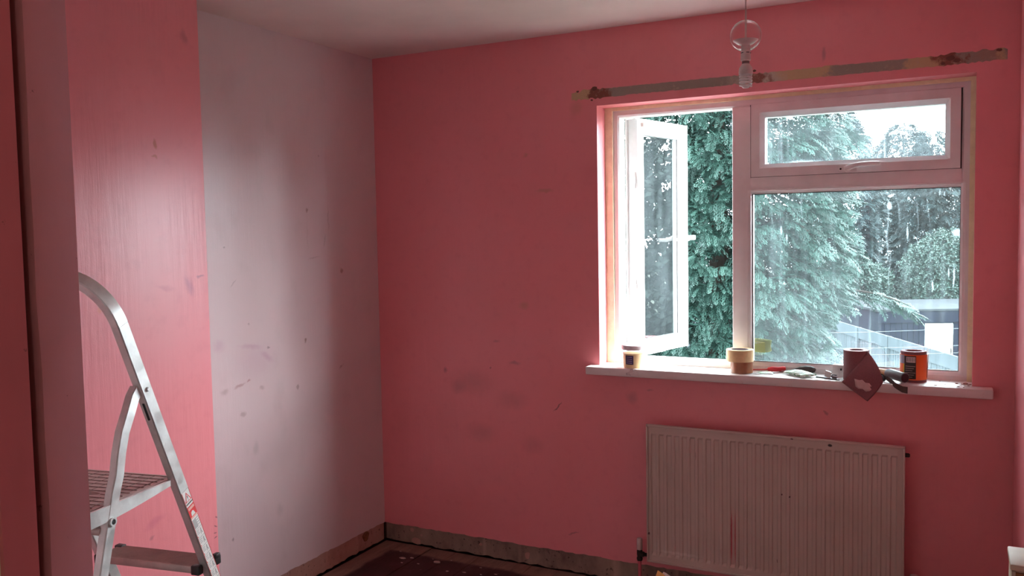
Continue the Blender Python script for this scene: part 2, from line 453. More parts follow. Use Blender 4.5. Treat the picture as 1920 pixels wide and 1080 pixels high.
def rad_mat():
    t = NT('radiator_enamel'); co = t.coord()
    c = t.ramp(t.noise(co, 5, 4), [(0.3, (0.55, 0.44, 0.38)), (0.7, (0.62, 0.50, 0.44))])
    RDR = (.55, .06, .08)
    def RM(x, z, a, b, colr, st=.9, soft=.4, rot=0): return ((x, -.09, z), (a, .2, b), (0, rot, 0), colr, st, soft)
    c = t.marks(co, c, [RM(2.138, .713, .009, .006, (.04, .02, .02), 1), RM(1.764, .30, .003, .12, RDR, 1), RM(1.779, .30, .003, .12, RDR, 1), RM(1.771, .29, .016, .15, (.55, .25, .25), .3, .9), RM(1.411, .587, .003, .06, (.2, .1, .08), .8), RM(1.42, .269, .004, .006, DK),
                        RM(1.943, .232, .002, .008, DK), RM(1.999, .725, .006, .004, DK), RM(1.55, .20, .10, .008, (.80, .70, .64), .6, .8), RM(1.96, .50, .003, .004, DK), RM(1.99, .495, .003, .004, DK), RM(1.62, .62, .002, .02, (.3, .15, .12), .5)], 60, .003)
    sp = t.noise(co, 120, 3, .6)
    c = t.mix(t.mr(sp, .73, .78, 0, .8), c, (.2, .10, .08))
    t.pbr(c, .42, 0)
    return t.m
M_rad = rad_mat()
M_valve_white = simple('valve_cap_plastic', (0.62, 0.46, 0.43), .5)
M_blackmetal = simple('tarnished_valve_metal', (0.05, 0.035, 0.03), .5, .6)
M_pinkpipe = simple('pink_painted_pipe', (0.60, 0.12, 0.15), .5)

def alu_mat(name='worn_aluminium', base=(0.82, 0.79, 0.76), rough=.34):
    t = NT(name); co = t.coord()
    c = t.ramp(t.noise(co, 14, 6, .7), [(0.3, tuple(x * .72 for x in base)), (0.7, base)])
    d = t.noise(t.mapping(co, scale=(1, 1, .4)), 40, 5, .7)
    c = t.mix(t.mr(d, .64, .74, 0, .5), c, (.30, .22, .19))
    r = t.mr(t.noise(co, 25, 4), .3, .7, rough - .06, rough + .14)
    t.pbr(c, r, .55, t.bump(t.noise(co, 90, 4), .12, .001))
    return t.m
M_alu = alu_mat()
M_alu_tread = alu_mat('ribbed_tread_aluminium', (0.60, 0.46, 0.42), .45)
M_blackplastic = simple('black_plastic', (0.02, 0.018, 0.018), .45)
M_brick = simple('brown_brickwork', (.16, .085, .06), .9, 0, .25, 8, .4, 60)
M_sticker = simple('white_sticker', (0.80, 0.74, 0.70), .5, 0, .03)
M_red_print = simple('red_print', (0.78, 0.04, 0.04), .5, 0, .05)
M_pale_print = simple('pale_red_print', (0.85, 0.42, 0.36), .5, 0, .05)
M_black_print = simple('black_print', (0.02, 0.02, 0.02), .6, 0, .05)
M_grey_print = simple('grey_print', (0.42, 0.40, 0.38), .6, 0, .05)
def jamb_mat(name, a):
    t = NT(name); co = t.coord()
    c = t.ramp(t.noise(t.mapping(co, scale=(4, 4, 1)), 4, 5), [(0.3, tuple(x * .86 for x in a)), (0.7, a)])
    c = t.mix(t.mr(t.noise(co, 70, 5, .7), .67, .72, 0, .7), c, (.12, .04, .05))
    t.pbr(c, .42, 0, t.bump(t.noise(t.mapping(co, scale=(40, 40, 4)), 1, 4), .35, .002))
    return t.m
M_jamb = jamb_mat('mauve_pink_gloss_jamb', (0.60, 0.27, 0.31))
M_jamb2 = jamb_mat('deep_pink_gloss_jamb', (0.66, 0.20, 0.24))
M_hall = simple('cream_hall_wall', (0.80, 0.70, 0.58), .8, 0, .04, 4)
M_backwhite = simple('white_back_wall_paint', (0.84, 0.78, 0.76), .7, 0, .04, 4)

# ---------------------------------------------------------------- room shell
H = 2.4
XR = 2.747
YB = -3.09
WX0, WX1, WZ0, WZ1 = 1.172, 2.612, 0.93, 2.077
def jag(x0, x1, z, amp, step=.02, r=rnd):
    pts = []; x = x0
    while x < x1 - step * .6:
        pts.append((x, z + r.uniform(-amp, amp))); x += step * r.uniform(.6, 1.4)
    pts.append((x1, z)); return pts
wl = empty('wall_window'); struct(wl)
bot = jag(0.0, XR, .0945, .0028)
def seg_bottom(a, b):
    return [(a, .0945)] + [p for p in bot if a < p[0] < b] + [(b, .0945)]
prism('paint_skin', seg_bottom(0.0, WX0) + [(WX0, H), (0.0, H)], 0.0, 0.10, M_pink_win, wl)
prism('paint_skin', seg_bottom(WX1, XR) + [(XR, H), (WX1, H)], 0.0, 0.10, M_pink_win, wl)
prism('paint_skin', seg_bottom(WX0, WX1) + [(WX1, WZ0), (WX0, WZ0)], 0.0, 0.10, M_pink_win, wl)
prism('paint_skin', [(WX0, WZ1), (WX1, WZ1), (WX1, H), (WX0, H)], 0.0, 0.10, M_pink_win, wl)
for (a, b, c, d) in ((-.3, 1.15, -.1, H + .1), (2.625, 3.2, -.1, H + .1), (1.15, 2.625, -.1, .93), (1.15, 2.625, 2.085, H + .1)):
    box('masonry', a, b, .10, .30, c, d, M_brick, wl)
# bare plaster where the skirting board has been pulled off
sk_top = [(0.0, .0965), (XR, .0965)]
lo = jag(0.004, XR, .008, .005, .03)
o = prism('baseboard_window', lo + [(XR, .100), (0.004, .100)], .006, .10, M_bare_grey); struct(o)
pl = []
r5 = random.Random(11)
for (cx, cz, a, b) in ((.16, .075, .012, .010), (.185, .022, .030, .018), (.215, .055, .006, .005), (.80, .045, .014, .020), (.55, .06, .008, .008)):
    n = 10
    pts = [(cx + a * math.cos(2 * PI * i / n) * r5.uniform(.7, 1.2), max(.005, cz + b * math.sin(2 * PI * i / n) * r5.uniform(.7, 1.2))) for i in range(n)]
    prism('plaster_chip', pts, .003, .0075, M_bare_pinkish, o)

wleft = empty('wall_left'); struct(wleft)
jl = [(p[0] - 1.45, p[1]) for p in jag(0.0, 1.45, .095, .0025)]
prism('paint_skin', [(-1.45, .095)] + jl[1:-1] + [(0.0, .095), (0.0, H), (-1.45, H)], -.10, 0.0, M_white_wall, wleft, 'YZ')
lo = [(p[0] - 1.45, p[1]) for p in jag(0.0, 1.446, .008, .005, .03)]
o = prism('baseboard_left', lo + [(-.004, .101), (-1.45, .101)], -.10, -.005, M_bare_pinkish, None, 'YZ'); struct(o)
pts = [(-.155 + .026 * math.cos(a) * (1 + .2 * math.sin(3 * a)), .068 + .024 * math.sin(a)) for a in [2 * PI * i / 14 for i in range(14)]]
prism('plaster_hole', pts, -.008, -.0045, simple('brown_hole_plaster', (.20, .09, .04), .95, 0, .4, 60), o, 'YZ')
for k in range(5):
    y = -1.3 + .27 * k
box('outer_masonry', -.30, -.10, -4.4, .30, -.1, H + .1, M_hall, wleft)
box('floor_void', -.1, XR + .1, -3.2, .1, -.10, -.03, M_dark, None); struct(bpy.data.objects['floor_void']); bpy.data.objects['floor_void'].name = 'floor_2'

o = struct(box('wall_chimney_breast', -.09, .30, YB, -1.38, .0, H, M_pink_br, None, bev=.004))
o.name = 'wall_breast'
struct(box('wall_right', XR, XR + .12, YB, .10, -.05, H, M_pink))
struct(box('ceiling', -.1, XR + .2, YB - .1, .1, H, H + .1, M_ceiling))
# back wall with the doorway that the picture is taken from
wb = empty('wall_back'); struct(wb)
box('wall_panel', -.1, 1.90, -3.20, -3.095, -.05, H, M_backwhite, wb)
box('lintel', 1.90, XR + .12, -3.20, -3.095, 2.06, H, M_backwhite, wb)
# hall behind the camera, closed box
hall = empty('wall_hall'); struct(hall)
box('hall_left_wall', .9, 1.0, -4.6, -3.2, 0, H, M_hall, hall)
box('hall_right_wall', 3.6, 3.7, -4.6, -3.2, 0, H, M_hall, hall)
box('hall_back_wall', .9, 3.7, -4.7, -4.6, 0, H, M_hall, hall)
box('hall_front_wall', XR + .12, 3.7, -3.3, -3.2, 0, H, M_hall, hall)
box('hall_front_wall', 1.0, 1.905, -3.32, -3.2, 0, H, M_hall, hall)
struct(box('ceiling_2', .9, 3.7, -4.7, -3.19, H, H + .1, M_ceiling))
struct(box('floor_3', .9, 3.7, -4.7, -3.2, -.05, 0.0, simple('hall_floor', (.2, .13, .1), .8)))

hl = tag(empty('hall_fill_light', (2.9, -4.2, H)), 'added fill light, unseen on the hall ceiling behind the doorway', 'ceiling lamp')  # added fill light behind the camera, never in view, lifts the door jamb
M_glow = NT('fill_light_glow'); _e = M_glow.n('ShaderNodeEmission'); _e.inputs['Color'].default_value = (1, .80, .68, 1); _e.inputs['Strength'].default_value = 22
M_glow.l(_e.outputs[0], M_glow.out.inputs['Surface'])
lathe('fill_light_bowl', [(0, -.11), (.05, -.10), (.08, -.06), (.085, -.015), (0, -.015)], M_glow.m, hl, seg=24)
lathe('fill_light_base', [(0, -.015), (.095, -.015), (.095, 0), (0, 0)], M_hall, hl, seg=24)
# door frame on the left of the picture
dr = empty('door_1', (1.93, -3.12, 0)); struct(dr)
def jamb_board(name, x1, y0, y1, mat, rough_edge=False, taper=0.0):
    n = 40; bm = bmesh.new(); A = []
    rr = random.Random(5)
    for i in range(n + 1):
        z = 2.06 * i / n
        t = taper * (z / 2.06 - .5)
        e = rr.uniform(-.0014, .0008) if rough_edge and 0.9 < z < 1.62 else 0
        A.append([bm.verts.new(v) for v in ((x1, y0 + e + t, z), (x1, y1, z), (1.90, y1, z), (1.90, y0 + t, z))])
    for a, b in zip(A, A[1:]):
        for i in range(4): bm.faces.new((a[i], a[(i + 1) % 4], b[(i + 1) % 4], b[i]))
    bm.faces.new(A[0]); bm.faces.new(list(reversed(A[-1])))
    o = from_bm(name, bm, mat); at_parent(o, dr); return o
jamb_board('door_stop', 1.97, -3.1242, -3.090, M_jamb, True)
jamb_board('door_lining', 1.97, -3.160, -3.1338, M_jamb2)
at_parent(box('rebate', 1.895, 1.936, -3.136, -3.124, 0, 2.06, M_dark), dr)  # dark backing stands in for the shade inside the door gap
at_parent(box('hall_edge', 1.90, 1.966, -3.24, -3.1602, 0, 2.06, M_hall), dr)
at_parent(box('door_lining', XR + .015, XR + .12, -3.2, -3.095, 0, 2.06, M_jamb), dr)
at_parent(box('door_head', 1.90, XR + .12, -3.2, -3.09, 2.03, 2.06, M_jamb), dr)

# floorboards
fl = empty('floor'); struct(fl)
bw = .1365; x = 0.004; k = 0
fm = {}
while x < XR:
    x1 = min(x + bw - .003, XR)
    y = -3.2; rr = random.Random(k)
    cuts = [-3.2] + sorted(rr.uniform(-2.8, -.6) for _ in range(1)) + [.004]
    for a, b in zip(cuts, cuts[1:]):
        dz = rr.uniform(-.002, .001)
        box('floorboard', x, x1, a + .0015, b, -.022 + dz, dz, M_floor, fl)
    x += bw; k += 1
r9 = random.Random(4)
spots = [(.402, -.147, .022), (.16, -.10, .006), (.22, -.17, .016), (.26, -.15, .012), (.33, -.20, .008), (.50, -.22, .008), (.58, -.20, .010), (.66, -.19, .007), (.72, -.16, .008), (.25, -.22, .006), (.45, -.10, .005), (.62, -.12, .006), (.80, -.17, .008), (.36, -.12, .004), (.55, -.27, .009)]
for i, (x, y, s) in enumerate(spots):
    n = 7; a0 = r9.uniform(0, 6)
    poly = [(x + s * math.cos(a0 + 2 * PI * j / n) * r9.uniform(.6, 1.25), y + .55 * s * math.sin(a0 + 2 * PI * j / n) * r9.uniform(.6, 1.2)) for j in range(n)]
    o = prism('plaster_flake', poly, .001, .001 + s * .2, M_crumb, None, 'XY')
    if i == 0:
        tag(o, 'largest pale plaster flake lying on the dark floor near the bare corner', 'plaster flake')
    else:
        tag(o, 'small pale crumb of plaster on the dark floor beside the window wall', 'plaster flake', 'plaster crumbs on the floor by the window wall')

# bare strip left by the removed curtain rail (a flat patch of exposed plaster)
top = []; botm = []
x = 1.056; r3 = random.Random(3)
while x < 2.712:
    rough = .005 if (x < 1.2 or 1.75 < x < 1.9 or x > 2.45) else .0012
    zt = 2.147; zb = 2.110
    if x < 1.09: zt = 2.142
    if 1.15 < x < 1.175: zt = 2.158
    if 1.30 < x < 1.9: zb = 2.112
    if 2.10 < x < 2.15: zt = 2.150
    if x > 2.50: zt = 2.150
    top.append((x, zt + r3.uniform(-rough, rough))); botm.append((x, zb + r3.uniform(-rough, rough)))
    x += .011
o = prism('curtain_rail_scar', botm + list(reversed(top)), -.0012, .004, M_scar, wl)
for (cx, cz, s) in ((1.163, 2.152, .014), (1.838, 2.158, .007), (2.53, 2.134, .015), (2.548, 2.124, .011), (2.505, 2.117, .008), (2.68, 2.146, .008), (1.15, 2.103, .006), (1.815, 2.098, .005), (1.085, 2.145, .006)):
    n = 9
    pts = [(cx + s * math.cos(2 * PI * i / n) * r3.uniform(.7, 1.3), cz + .7 * s * math.sin(2 * PI * i / n) * r3.uniform(.7, 1.2)) for i in range(n)]
    prism('screw_hole', pts, -.0016, .001, simple('dark_plaster_hole', (.17, .07, .055), .95), wl)

# ---------------------------------------------------------------- window
win = empty('window_1', (1.9, .13, .95)); struct(win)
def W_(o): return at_parent(o, win)
FY = .10
# yellow foam strips in the gap round the frame
W_(box('foam_strip', WX0, 1.207, .092, .12, .955, WZ1, M_foam))
W_(box('foam_strip', 2.595, WX1, .092, .12, .955, WZ1, M_foam))
W_(box('foam_strip', 1.207, 2.595, .093, .12, 2.062, WZ1, M_foam))
W_(ring_frame('outer_frame', 1.205, 2.597, .953, 2.064, [(0, FY), (.022, FY), (.030, FY + .006), (.030, FY + .07), (0, FY + .07)], M_upvc))
def bar(name, x0, x1, z0, z1, y0=FY, y1=FY + .07, bev=.004):
    return W_(box(name, x0, x1, y0, y1, z0, z1, M_upvc, bev=bev))
bar('mullion', 1.727, 1.803, .980, 2.036)
bar('transom', 1.800, 2.570, 1.690, 1.748)
W_(ring_frame('glazing_bead', 1.788, 2.585, .972, 1.697, [(0, FY - .001), (.002, FY - .001), (.019, FY + .018), (.019, FY + .035), (0, FY + .035)], M_upvc))
W_(ring_frame('gasket', 1.8055, 2.5675, .9895, 1.6795, [(0, FY + .016), (.0022, FY + .016), (.0022, FY + .03), (0, FY + .03)], M_gasket))
W_(box('fixed_pane', 1.806, 2.567, .129, .133, .990, 1.679, M_glass_big))
# top hung fanlight
fan = empty('fanlight_sash', (2.18, .1, 1.9)); fan.parent = win; fan.matrix_parent_inverse = Matrix.Translation(win.location).inverted()
def F_p(o): o.parent = fan; o.matrix_parent_inverse = Matrix.Translation(fan.location).inverted(); return o
W_(ring_frame('gasket', 1.8005, 2.5685, 1.7435, 2.0445, [(0, FY + .001), (.008, FY + .001), (.008, FY + .05), (0, FY + .05)], M_gasket))
F_p(ring_frame('sash_frame', 1.805, 2.564, 1.748, 2.040, [(0, FY - .008), (.034, FY - .008), (.052, FY + .014), (.052, FY + .06), (0, FY + .06)], M_upvc))
F_p(box('pane', 1.856, 2.513, .130, .134, 1.799, 1.989, M_glass_top))
def handle(parent_fn, mtx):
    bm = bmesh.new()
    box_bm(bm, -.034, .034, -.006, 0, -.011, .011, .003, mtx)
    lathe_bm(bm, [(0, 0), (.014, 0), (.013, .016), (.009, .020), (0, .020)], 16, mtx=mtx @ Matrix.Rotation(PI / 2, 4, 'X'))
    path = [(0, -.018, 0), (.018, -.024, .006), (.045, -.027, .012), (.09, -.027, .014), (.118, -.026, .013)]
    tube_bm(bm, [mtx @ Vector(p) for p in path], [.011, .0105, .009, .0085, .0075], 10)
    o = from_bm('handle', bm, M_upvc, None, True, angle=50)
    return parent_fn(o)
hm = Matrix.Translation((2.175, FY - .008, 1.765))
hd = handle(F_p, hm)
bm = bmesh.new(); lathe_bm(bm, [(0, 0), (.0055, 0), (.0055, .002), (0, .002)], 12, mtx=Matrix.Translation((2.178, FY - .029, 1.765)) @ Matrix.Rotation(PI / 2, 4, 'X'))
o = from_bm('keyhole', bm, simple('brass_lock', (.10, .06, .03), .4, .7), None, True)
F_p(o)
bm = bmesh.new(); lathe_bm(bm, [(0, 0), (.004, 0), (.003, .002), (0, .0025)], 10, mtx=Matrix.Translation((2.150, FY - .014, 1.764)) @ Matrix.Rotation(PI / 2, 4, 'X'))
F_p(from_bm('screw', bm, M_blackmetal, None, True))
# side hung casement, swung outwards
ca = math.atan2(.42, .105)
cas = empty('casement_sash', (0, 0, 0)); cas.parent = win; cas.matrix_parent_inverse = Matrix.Translation(win.location).inverted()
CM = Matrix.Translation((1.285, .20, 0)) @ Matrix.Rotation(ca, 4, 'Z')
def C_p(o):
    o.data.transform(CM); o.parent = cas; o.matrix_parent_inverse = Matrix.Identity(4); return o
CW = .434; CZ0, CZ1 = .975, 2.037
# local: x along the sash from the hinge, y outwards (exterior is +y), interior face y=0
C_p(ring_frame('sash_frame', 0, CW, CZ0, CZ1, [(0, 0), (.048, 0), (.066, .018), (.066, .05), (0, .05)], M_upvc))
C_p(ring_frame('sash_flange', -.012, CW + .012, CZ0 - .012, CZ1 + .012, [(0, .05), (.05, .05), (.062, .058), (0, .058)], M_upvc))
C_p(ring_frame('gasket', .0655, CW - .0655, CZ0 + .0655, CZ1 - .0655, [(0, .017), (.0025, .017), (.0025, .022), (0, .022)], M_gasket))
C_p(box('pane', .066, CW - .066, .026, .030, CZ0 + .066, CZ1 - .066, M_glass_sash))
for z in (1.765, 1.285):
    o = C_p(box('hinge_plate', -.004, 0, .012, .027, z - .035, z + .035, M_upvc, bev=.001))
    C_p(box('hinge_pin', -.010, -.003, .010, .024, z - .014, z + .014, M_upvc, bev=.001))
C_p(box('stay_block', .030, .062, -.014, 0, CZ1 - .034, CZ1 - .016, M_valve_white, bev=.001))
hc = handle(lambda o: C_p(o), Matrix.Translation((CW - .022, 0, 1.50)) @ Matrix.Rotation(PI + .06, 4, 'Y'))
C_p(box('handle_nose', CW - .025, CW + .026, -.030, -.008, 1.490, 1.512, M_upvc, bev=.004))
for z, zz in ((CZ1 + .003, 2.03), (CZ0 - .004, .985)):
    C_p(box('friction_stay', -.03, .24, .012, .030, z - .002, z + .0005, M_alu))
# sill board
bm = bmesh.new(); box_bm(bm, 1.128, 2.678, -.060, 0.001, .921, .956, .005)
box_bm(bm, WX0, WX1, -.002, .105, .921, .9559)
W_(from_bm('window_sill', bm, M_sill, None, True, angle=35))
W_(box('outer_sill', 1.12, 2.65, .17, .40, .92, .945, simple('grimy_outer_sill', (.30, .26, .24), .7)))

# ---------------------------------------------------------------- radiator
rad = tag(empty('radiator', (1.905, -.05, .145)), 'white ribbed panel radiator with red paint drips below the window', 'radiator')
RX0, RX1, RZ0, RZ1, RY = 1.411, 2.398, .148, .732, -.090
NG = 29
bm = bmesh.new()
# one continuous pressed front: flat border, then shallow vertical flutes
xs = [(RX0, 0)]
p0 = RX0 + .018; pw = (RX1 - RX0 - .036) / NG
for i in range(NG):
    a = p0 + i * pw
    xs += [(a + .002, 0), (a + .006, 1), (a + pw - .012, 1), (a + pw - .007, 0)]
xs += [(RX1, 0)]
zr = [(RZ0, 0), (RZ0 + .004, 0), (RZ0 + .030, 0), (RZ0 + .042, 1), (RZ1 - .045, 1), (RZ1 - .036, 0), (RZ1 - .004, 0), (RZ1, 0)]
grid = []
for z, g in zr:
    row = []
    for x, d in xs:
        y = RY + .006 * d * g
        if z in (RZ0, RZ1) or x in (RX0, RX1): y = RY + .004
        row.append(bm.verts.new((x, y, z)))
    grid.append(row)
for a, b in zip(grid, grid[1:]):
    for i in range(len(xs) - 1): bm.faces.new((a[i], a[i + 1], b[i + 1], b[i]))
border = grid[0] + [r[-1] for r in grid[1:]] + list(reversed(grid[-1][:-1])) + [r[0] for r in reversed(grid[1:-1])]
back = [bm.verts.new((v.co.x, -.074, v.co.z)) for v in border]
n = len(border)
for i in range(n): bm.faces.new((border[i], back[i], back[(i + 1) % n], border[(i + 1) % n]))
bm.faces.new(back)
at_parent(from_bm('panel', bm, M_rad, None, False), rad)
at_parent(box('top_rim', RX0, RX1, -.0945, -.0885, RZ1 - .008, RZ1 + .001, M_rad, bev=.0015), rad)
at_parent(box('bottom_rim', RX0 + .004, RX1, -.0945, -.0885, RZ0 + .000, RZ0 + .010, M_rad, bev=.0015), rad)
at_parent(box('side_rim', RX0, RX0 + .007, -.0945, -.0885, RZ0, RZ1, M_rad, bev=.0015), rad)
at_parent(box('side_rim', RX1 - .007, RX1, -.0945, -.0885, RZ0, RZ1, M_rad, bev=.0015), rad)
for x in (1.55, 2.26):
    at_parent(box('wall_bracket', x - .02, x + .02, -.074, -.001, .25, .64, M_blackmetal), rad)
at_parent(lathe('vent_plug', [(0, 0), (.008, 0), (.008, .012), (.005, .016), (0, .016)], M_blackmetal, mtx=Matrix.Translation((RX1, -.08, .70)) @ Matrix.Rotation(PI / 2, 4, 'Y'), seg=12), rad)
def valve(x, z, side, capr, name):
    v = tag(empty(name, (x, -.055, 0)), '', 'valve')
    P = lambda o: at_parent(o, v)
    P(lathe('valve_body', [(0, -.030), (.011, -.030), (.013, -.020), (.010, -.012), (.012, -.004), (.012, .012), (.009, .020), (0, .020)], M_blackmetal, mtx=Matrix.Translation((x, -.055, z)), seg=16))
    P(lathe('union_nut', [(0, 0), (.012, 0), (.012, .014), (.008, .016), (.008, abs(RX0 - x) if side > 0 else abs(RX1 - x)), (0, abs(RX0 - x) if side > 0 else abs(RX1 - x))], M_blackmetal, mtx=Matrix.Translation((x + .006 * side, -.058, z)) @ Matrix.Rotation(PI / 2 * side, 4, 'Y'), seg=6, angle=25))
    P(lathe('feed_pipe', [(0, .0), (.0075, .0), (.0075, z - .028), (0, z - .028)], M_pinkpipe, mtx=Matrix.Translation((x, -.055, 0)), seg=14))
    return v, P
v1, P1 = valve(1.366, .163, 1, 0, 'radiator_valve')
v1['label'] = 'left radiator valve with plain white cap above a pink painted pipe'
P1(lathe('valve_cap', [(.0115, 0), (.0125, .004), (.0115, .046), (.009, .049), (0, .049)], M_valve_white, mtx=Matrix.Translation((1.366, -.055, .181)), seg=20))
v2, P2 = valve(2.432, .195, -1, 0, 'radiator_valve')
v2['label'] = 'right radiator valve with broad ribbed round white cap at picture bottom'
bm = bmesh.new(); lathe_bm(bm, [(.017, 0), (.019, .004), (.019, .022), (.015, .030), (0, .033)], 24, mtx=Matrix.Translation((2.432, -.055, .215)))
P2(from_bm('valve_cap', bm, M_valve_white, None, True, angle=50))
for i in range(18):
    a = 2 * PI * i / 18
    bmr = Matrix.Translation((2.432, -.055, .217)) @ Matrix.Rotation(a, 4, 'Z')
    bm = bmesh.new(); box_bm(bm, .018, .0205, -.0012, .0012, 0, .02, 0, bmr)
    P2(from_bm('grip_rib', bm, M_blackmetal))

# ---------------------------------------------------------------- pendant lamp
PX, PY = 1.992, -.860
pen = tag(empty('pendant_lamp', (PX, PY, 2.4)), 'bare ceiling pendant with clear ring globe above a spiral low energy bulb', 'ceiling lamp')
Pn = lambda o: at_parent(o, pen)
M_pend = simple('aged_white_plastic', (0.72, 0.60, 0.58), .4)
M_flex = simple('white_flex', (0.66, 0.48, 0.46), .6)
Pn(tube('flex_cable', [(PX, PY, 2.395), (PX + .001, PY, 2.25), (PX, PY, 2.10)], .0028, M_flex))
Pn(lathe('ceiling_rose', [(0, 2.372), (.012, 2.372), (.040, 2.385), (.045, 2.40), (0, 2.40)], M_pend, center=(PX, PY, 0)))
gt = NT('clear_plastic')
g1 = gt.n('ShaderNodeBsdfTransparent'); g1.inputs['Color'].default_value = (.97, .95, .95, 1)
g2 = gt.n('ShaderNodeBsdfGlossy'); g2.inputs['Roughness'].default_value = .08
g3 = gt.n('ShaderNodeBsdfDiffuse'); g3.inputs['Color'].default_value = (.8, .72, .7, 1)
lw = gt.n('ShaderNodeLayerWeight'); lw.inputs[0].default_value = .35
gm0 = gt.n('ShaderNodeMixShader'); gm0.inputs[0].default_value = .55; gt.l(g3.outputs[0], gm0.inputs[1]); gt.l(g2.outputs[0], gm0.inputs[2])
gm = gt.n('ShaderNodeMixShader'); gt.l(gt.mr(lw.outputs['Facing'], .15, .95, .03, .75), gm.inputs[0]); gt.l(g1.outputs[0], gm.inputs[1]); gt.l(gm0.outputs[0], gm.inputs[2])
gt.l(gm.outputs[0], gt.out.inputs['Surface'])
M_clear = gt.m
prof = [(.046 * math.sin(a), 2.113 - .046 * math.cos(a)) for a in [math.radians(d) for d in range(20, 172, 6)]]
Pn(lathe('clear_globe', prof, M_clear, center=(PX, PY, 0), seg=40))
Pn(lathe('inner_dish', [(.010, 2.083), (.022, 2.088), (.036, 2.098), (.037, 2.100), (.022, 2.093), (.010, 2.090)], M_pend, center=(PX, PY, 0), close=True))
Pn(lathe('lamp_holder', [(0, 2.105), (.008, 2.104), (.012, 2.090), (.0135, 2.086), (.0135, 2.060), (.0145, 2.058), (.0145, 2.040), (.012, 2.038), (0, 2.038)], M_pend, center=(PX, PY, 0), seg=24))
for a in (-2.2, -.9, .4, 1.7):
    bm = bmesh.new(); box_bm(bm, .0128, .0148, -.0045, .0045, 2.061, 2.063, 0, Matrix.Translation((PX, PY, 0)) @ Matrix.Rotation(a, 4, 'Z'))
    Pn(from_bm('slot', bm, M_black_print))  # raised black bars, the shade of the slots put into the colour
bulb = tag(empty('spiral_bulb', (PX, PY, 1.96)), 'white spiral low energy bulb hanging from the bare pendant holder', 'light bulb')
Pb = lambda o: at_parent(o, bulb)
Pb(lathe('bulb_collar', [(0, 2.038), (.011, 2.038), (.011, 2.030), (0, 2.030)], simple('dull_collar', (.25, .17, .16), .4, .6), center=(PX, PY, 0), seg=20))
Pb(lathe('bulb_base', [(0, 2.030), (.011, 2.030), (.019, 2.018), (.021, 2.006), (.020, 1.999), (0, 1.998)], M_pend, center=(PX, PY, 0), seg=28))
bm = bmesh.new()
hel = [(PX + .0165 * math.cos(a), PY + .0165 * math.sin(a), 1.998 - .0086 * a / (2 * PI)) for a in np.linspace(0, 4.0 * 2 * PI, 130)]
tube_bm(bm, hel, .0033, 8)
Pb(from_bm('spiral_tube', bm, simple('phosphor_white', (.82, .76, .74), .25), None, True))
Pb(lathe('tube_tip', [(0, 1.958), (.008, 1.959), (.014, 1.965), (.010, 1.969), (0, 1.970)], M_pend, center=(PX, PY, 0), seg=20))

# ---------------------------------------------------------------- step ladder
la = math.radians(10)
S_ = Vector((-math.cos(la), -math.sin(la), 0)); T_ = Vector((math.sin(la), -math.cos(la), 0))
L0 = Vector((.806, -2.009, 0))
lad = tag(empty('step_ladder', L0 + T_ * -.0), 'aluminium step ladder with hoop handrail in front of the pink chimney breast', 'ladder')
def LP(s, t, z): return L0 + S_ * s + T_ * t + Vector((0, 0, z))
Pl = lambda o: at_parent(o, lad)
LW = .375
def tl(z): return -.005 + .42 * (z - 1.0)
sec_r = [(-1, -.75), (-.85, -.85), (.85, -.85), (1, -.75), (1, .75), (.85, .85), (-.85, .85), (-1, .75)]
def section_sweep(name, path, ups, w, th, mat, rounded=.0025):
    """rectangular tube: w measured along the given 'up' vector of each point, th across it"""
    bm = bmesh.new(); rings = []; n = len(path)
    for i in range(n):
        a = path[max(0, i - 1)]; b = path[min(n - 1, i + 1)]; tg = (b - a).normalized()
        ua = (ups[i] - tg * ups[i].dot(tg)).normalized(); va = tg.cross(ua)
        hw = w / 2; ht = th / 2; r = rounded
        pr = [(-hw, -ht + r), (-hw + r, -ht), (hw - r, -ht), (hw, -ht + r), (hw, ht - r), (hw - r, ht), (-hw + r, ht), (-hw, ht - r)]
        rings.append([bm.verts.new(path[i] + ua * u + va * v) for u, v in pr])
    for a, b in zip(rings, rings[1:]):
        for i in range(8): bm.faces.new((a[i], a[(i + 1) % 8], b[(i + 1) % 8], b[i]))
    bm.faces.new(rings[0]); bm.faces.new(list(reversed(rings[-1])))
    return Pl(from_bm(name, bm, mat, None, True, angle=30))
nrm = (T_ * 1.0 + Vector((0, 0, -.42))).normalized()      # normal of the plane of the two front stiles
ST = .024
def on_st(s, z): return LP(s, tl(z), z)
# stiles and hoop are one bent tube, split in stile / hoop / stile
zb = 1.34; rc = .115
sl = math.sqrt(1 + .42 ** 2)
path = [on_st(ST / 2, z) for z in (0.02, .4, .8, 1.1, zb)]
section_sweep('stile', path, [nrm] * 5, .035, ST, M_alu)
path = [on_st(LW - ST / 2, z) for z in (0.02, .4, .8, 1.1, zb)]
section_sweep('stile', path, [nrm] * 5, .035, ST, M_alu)
hoop = []
n = 14
hz = .115
for i in range(n + 1):
    a = PI / 2 * i / n
    hoop.append(on_st(ST / 2 + rc * (1 - math.cos(a)), zb + hz * math.sin(a)))
hoop2 = [on_st(LW - ST / 2 - rc * (1 - math.cos(PI / 2 * i / n)), zb + hz * math.sin(PI / 2 * i / n)) for i in range(n, -1, -1)]
hp = hoop + hoop2
section_sweep('hoop_handrail', hp, [nrm] * len(hp), .035, ST, M_alu)
for s in (0.0, LW):
    sg = 1 if s == 0 else -1
    s0 = s + sg * (ST / 2 + .002)
    pth = [(.085, 1.178), (.100, 1.160), (.122, 1.125), (.143, 1.085), (.157, 1.040), (.167, .990), (.182, .950), (.226, .790), (.430, .02)]
    pp = [LP(s0 + (sg * .004 if z > 1.15 else 0), t, z) for t, z in pth]
    section_sweep('rear_leg', pp, [T_] * len(pp), .029, ST * .9, M_alu)
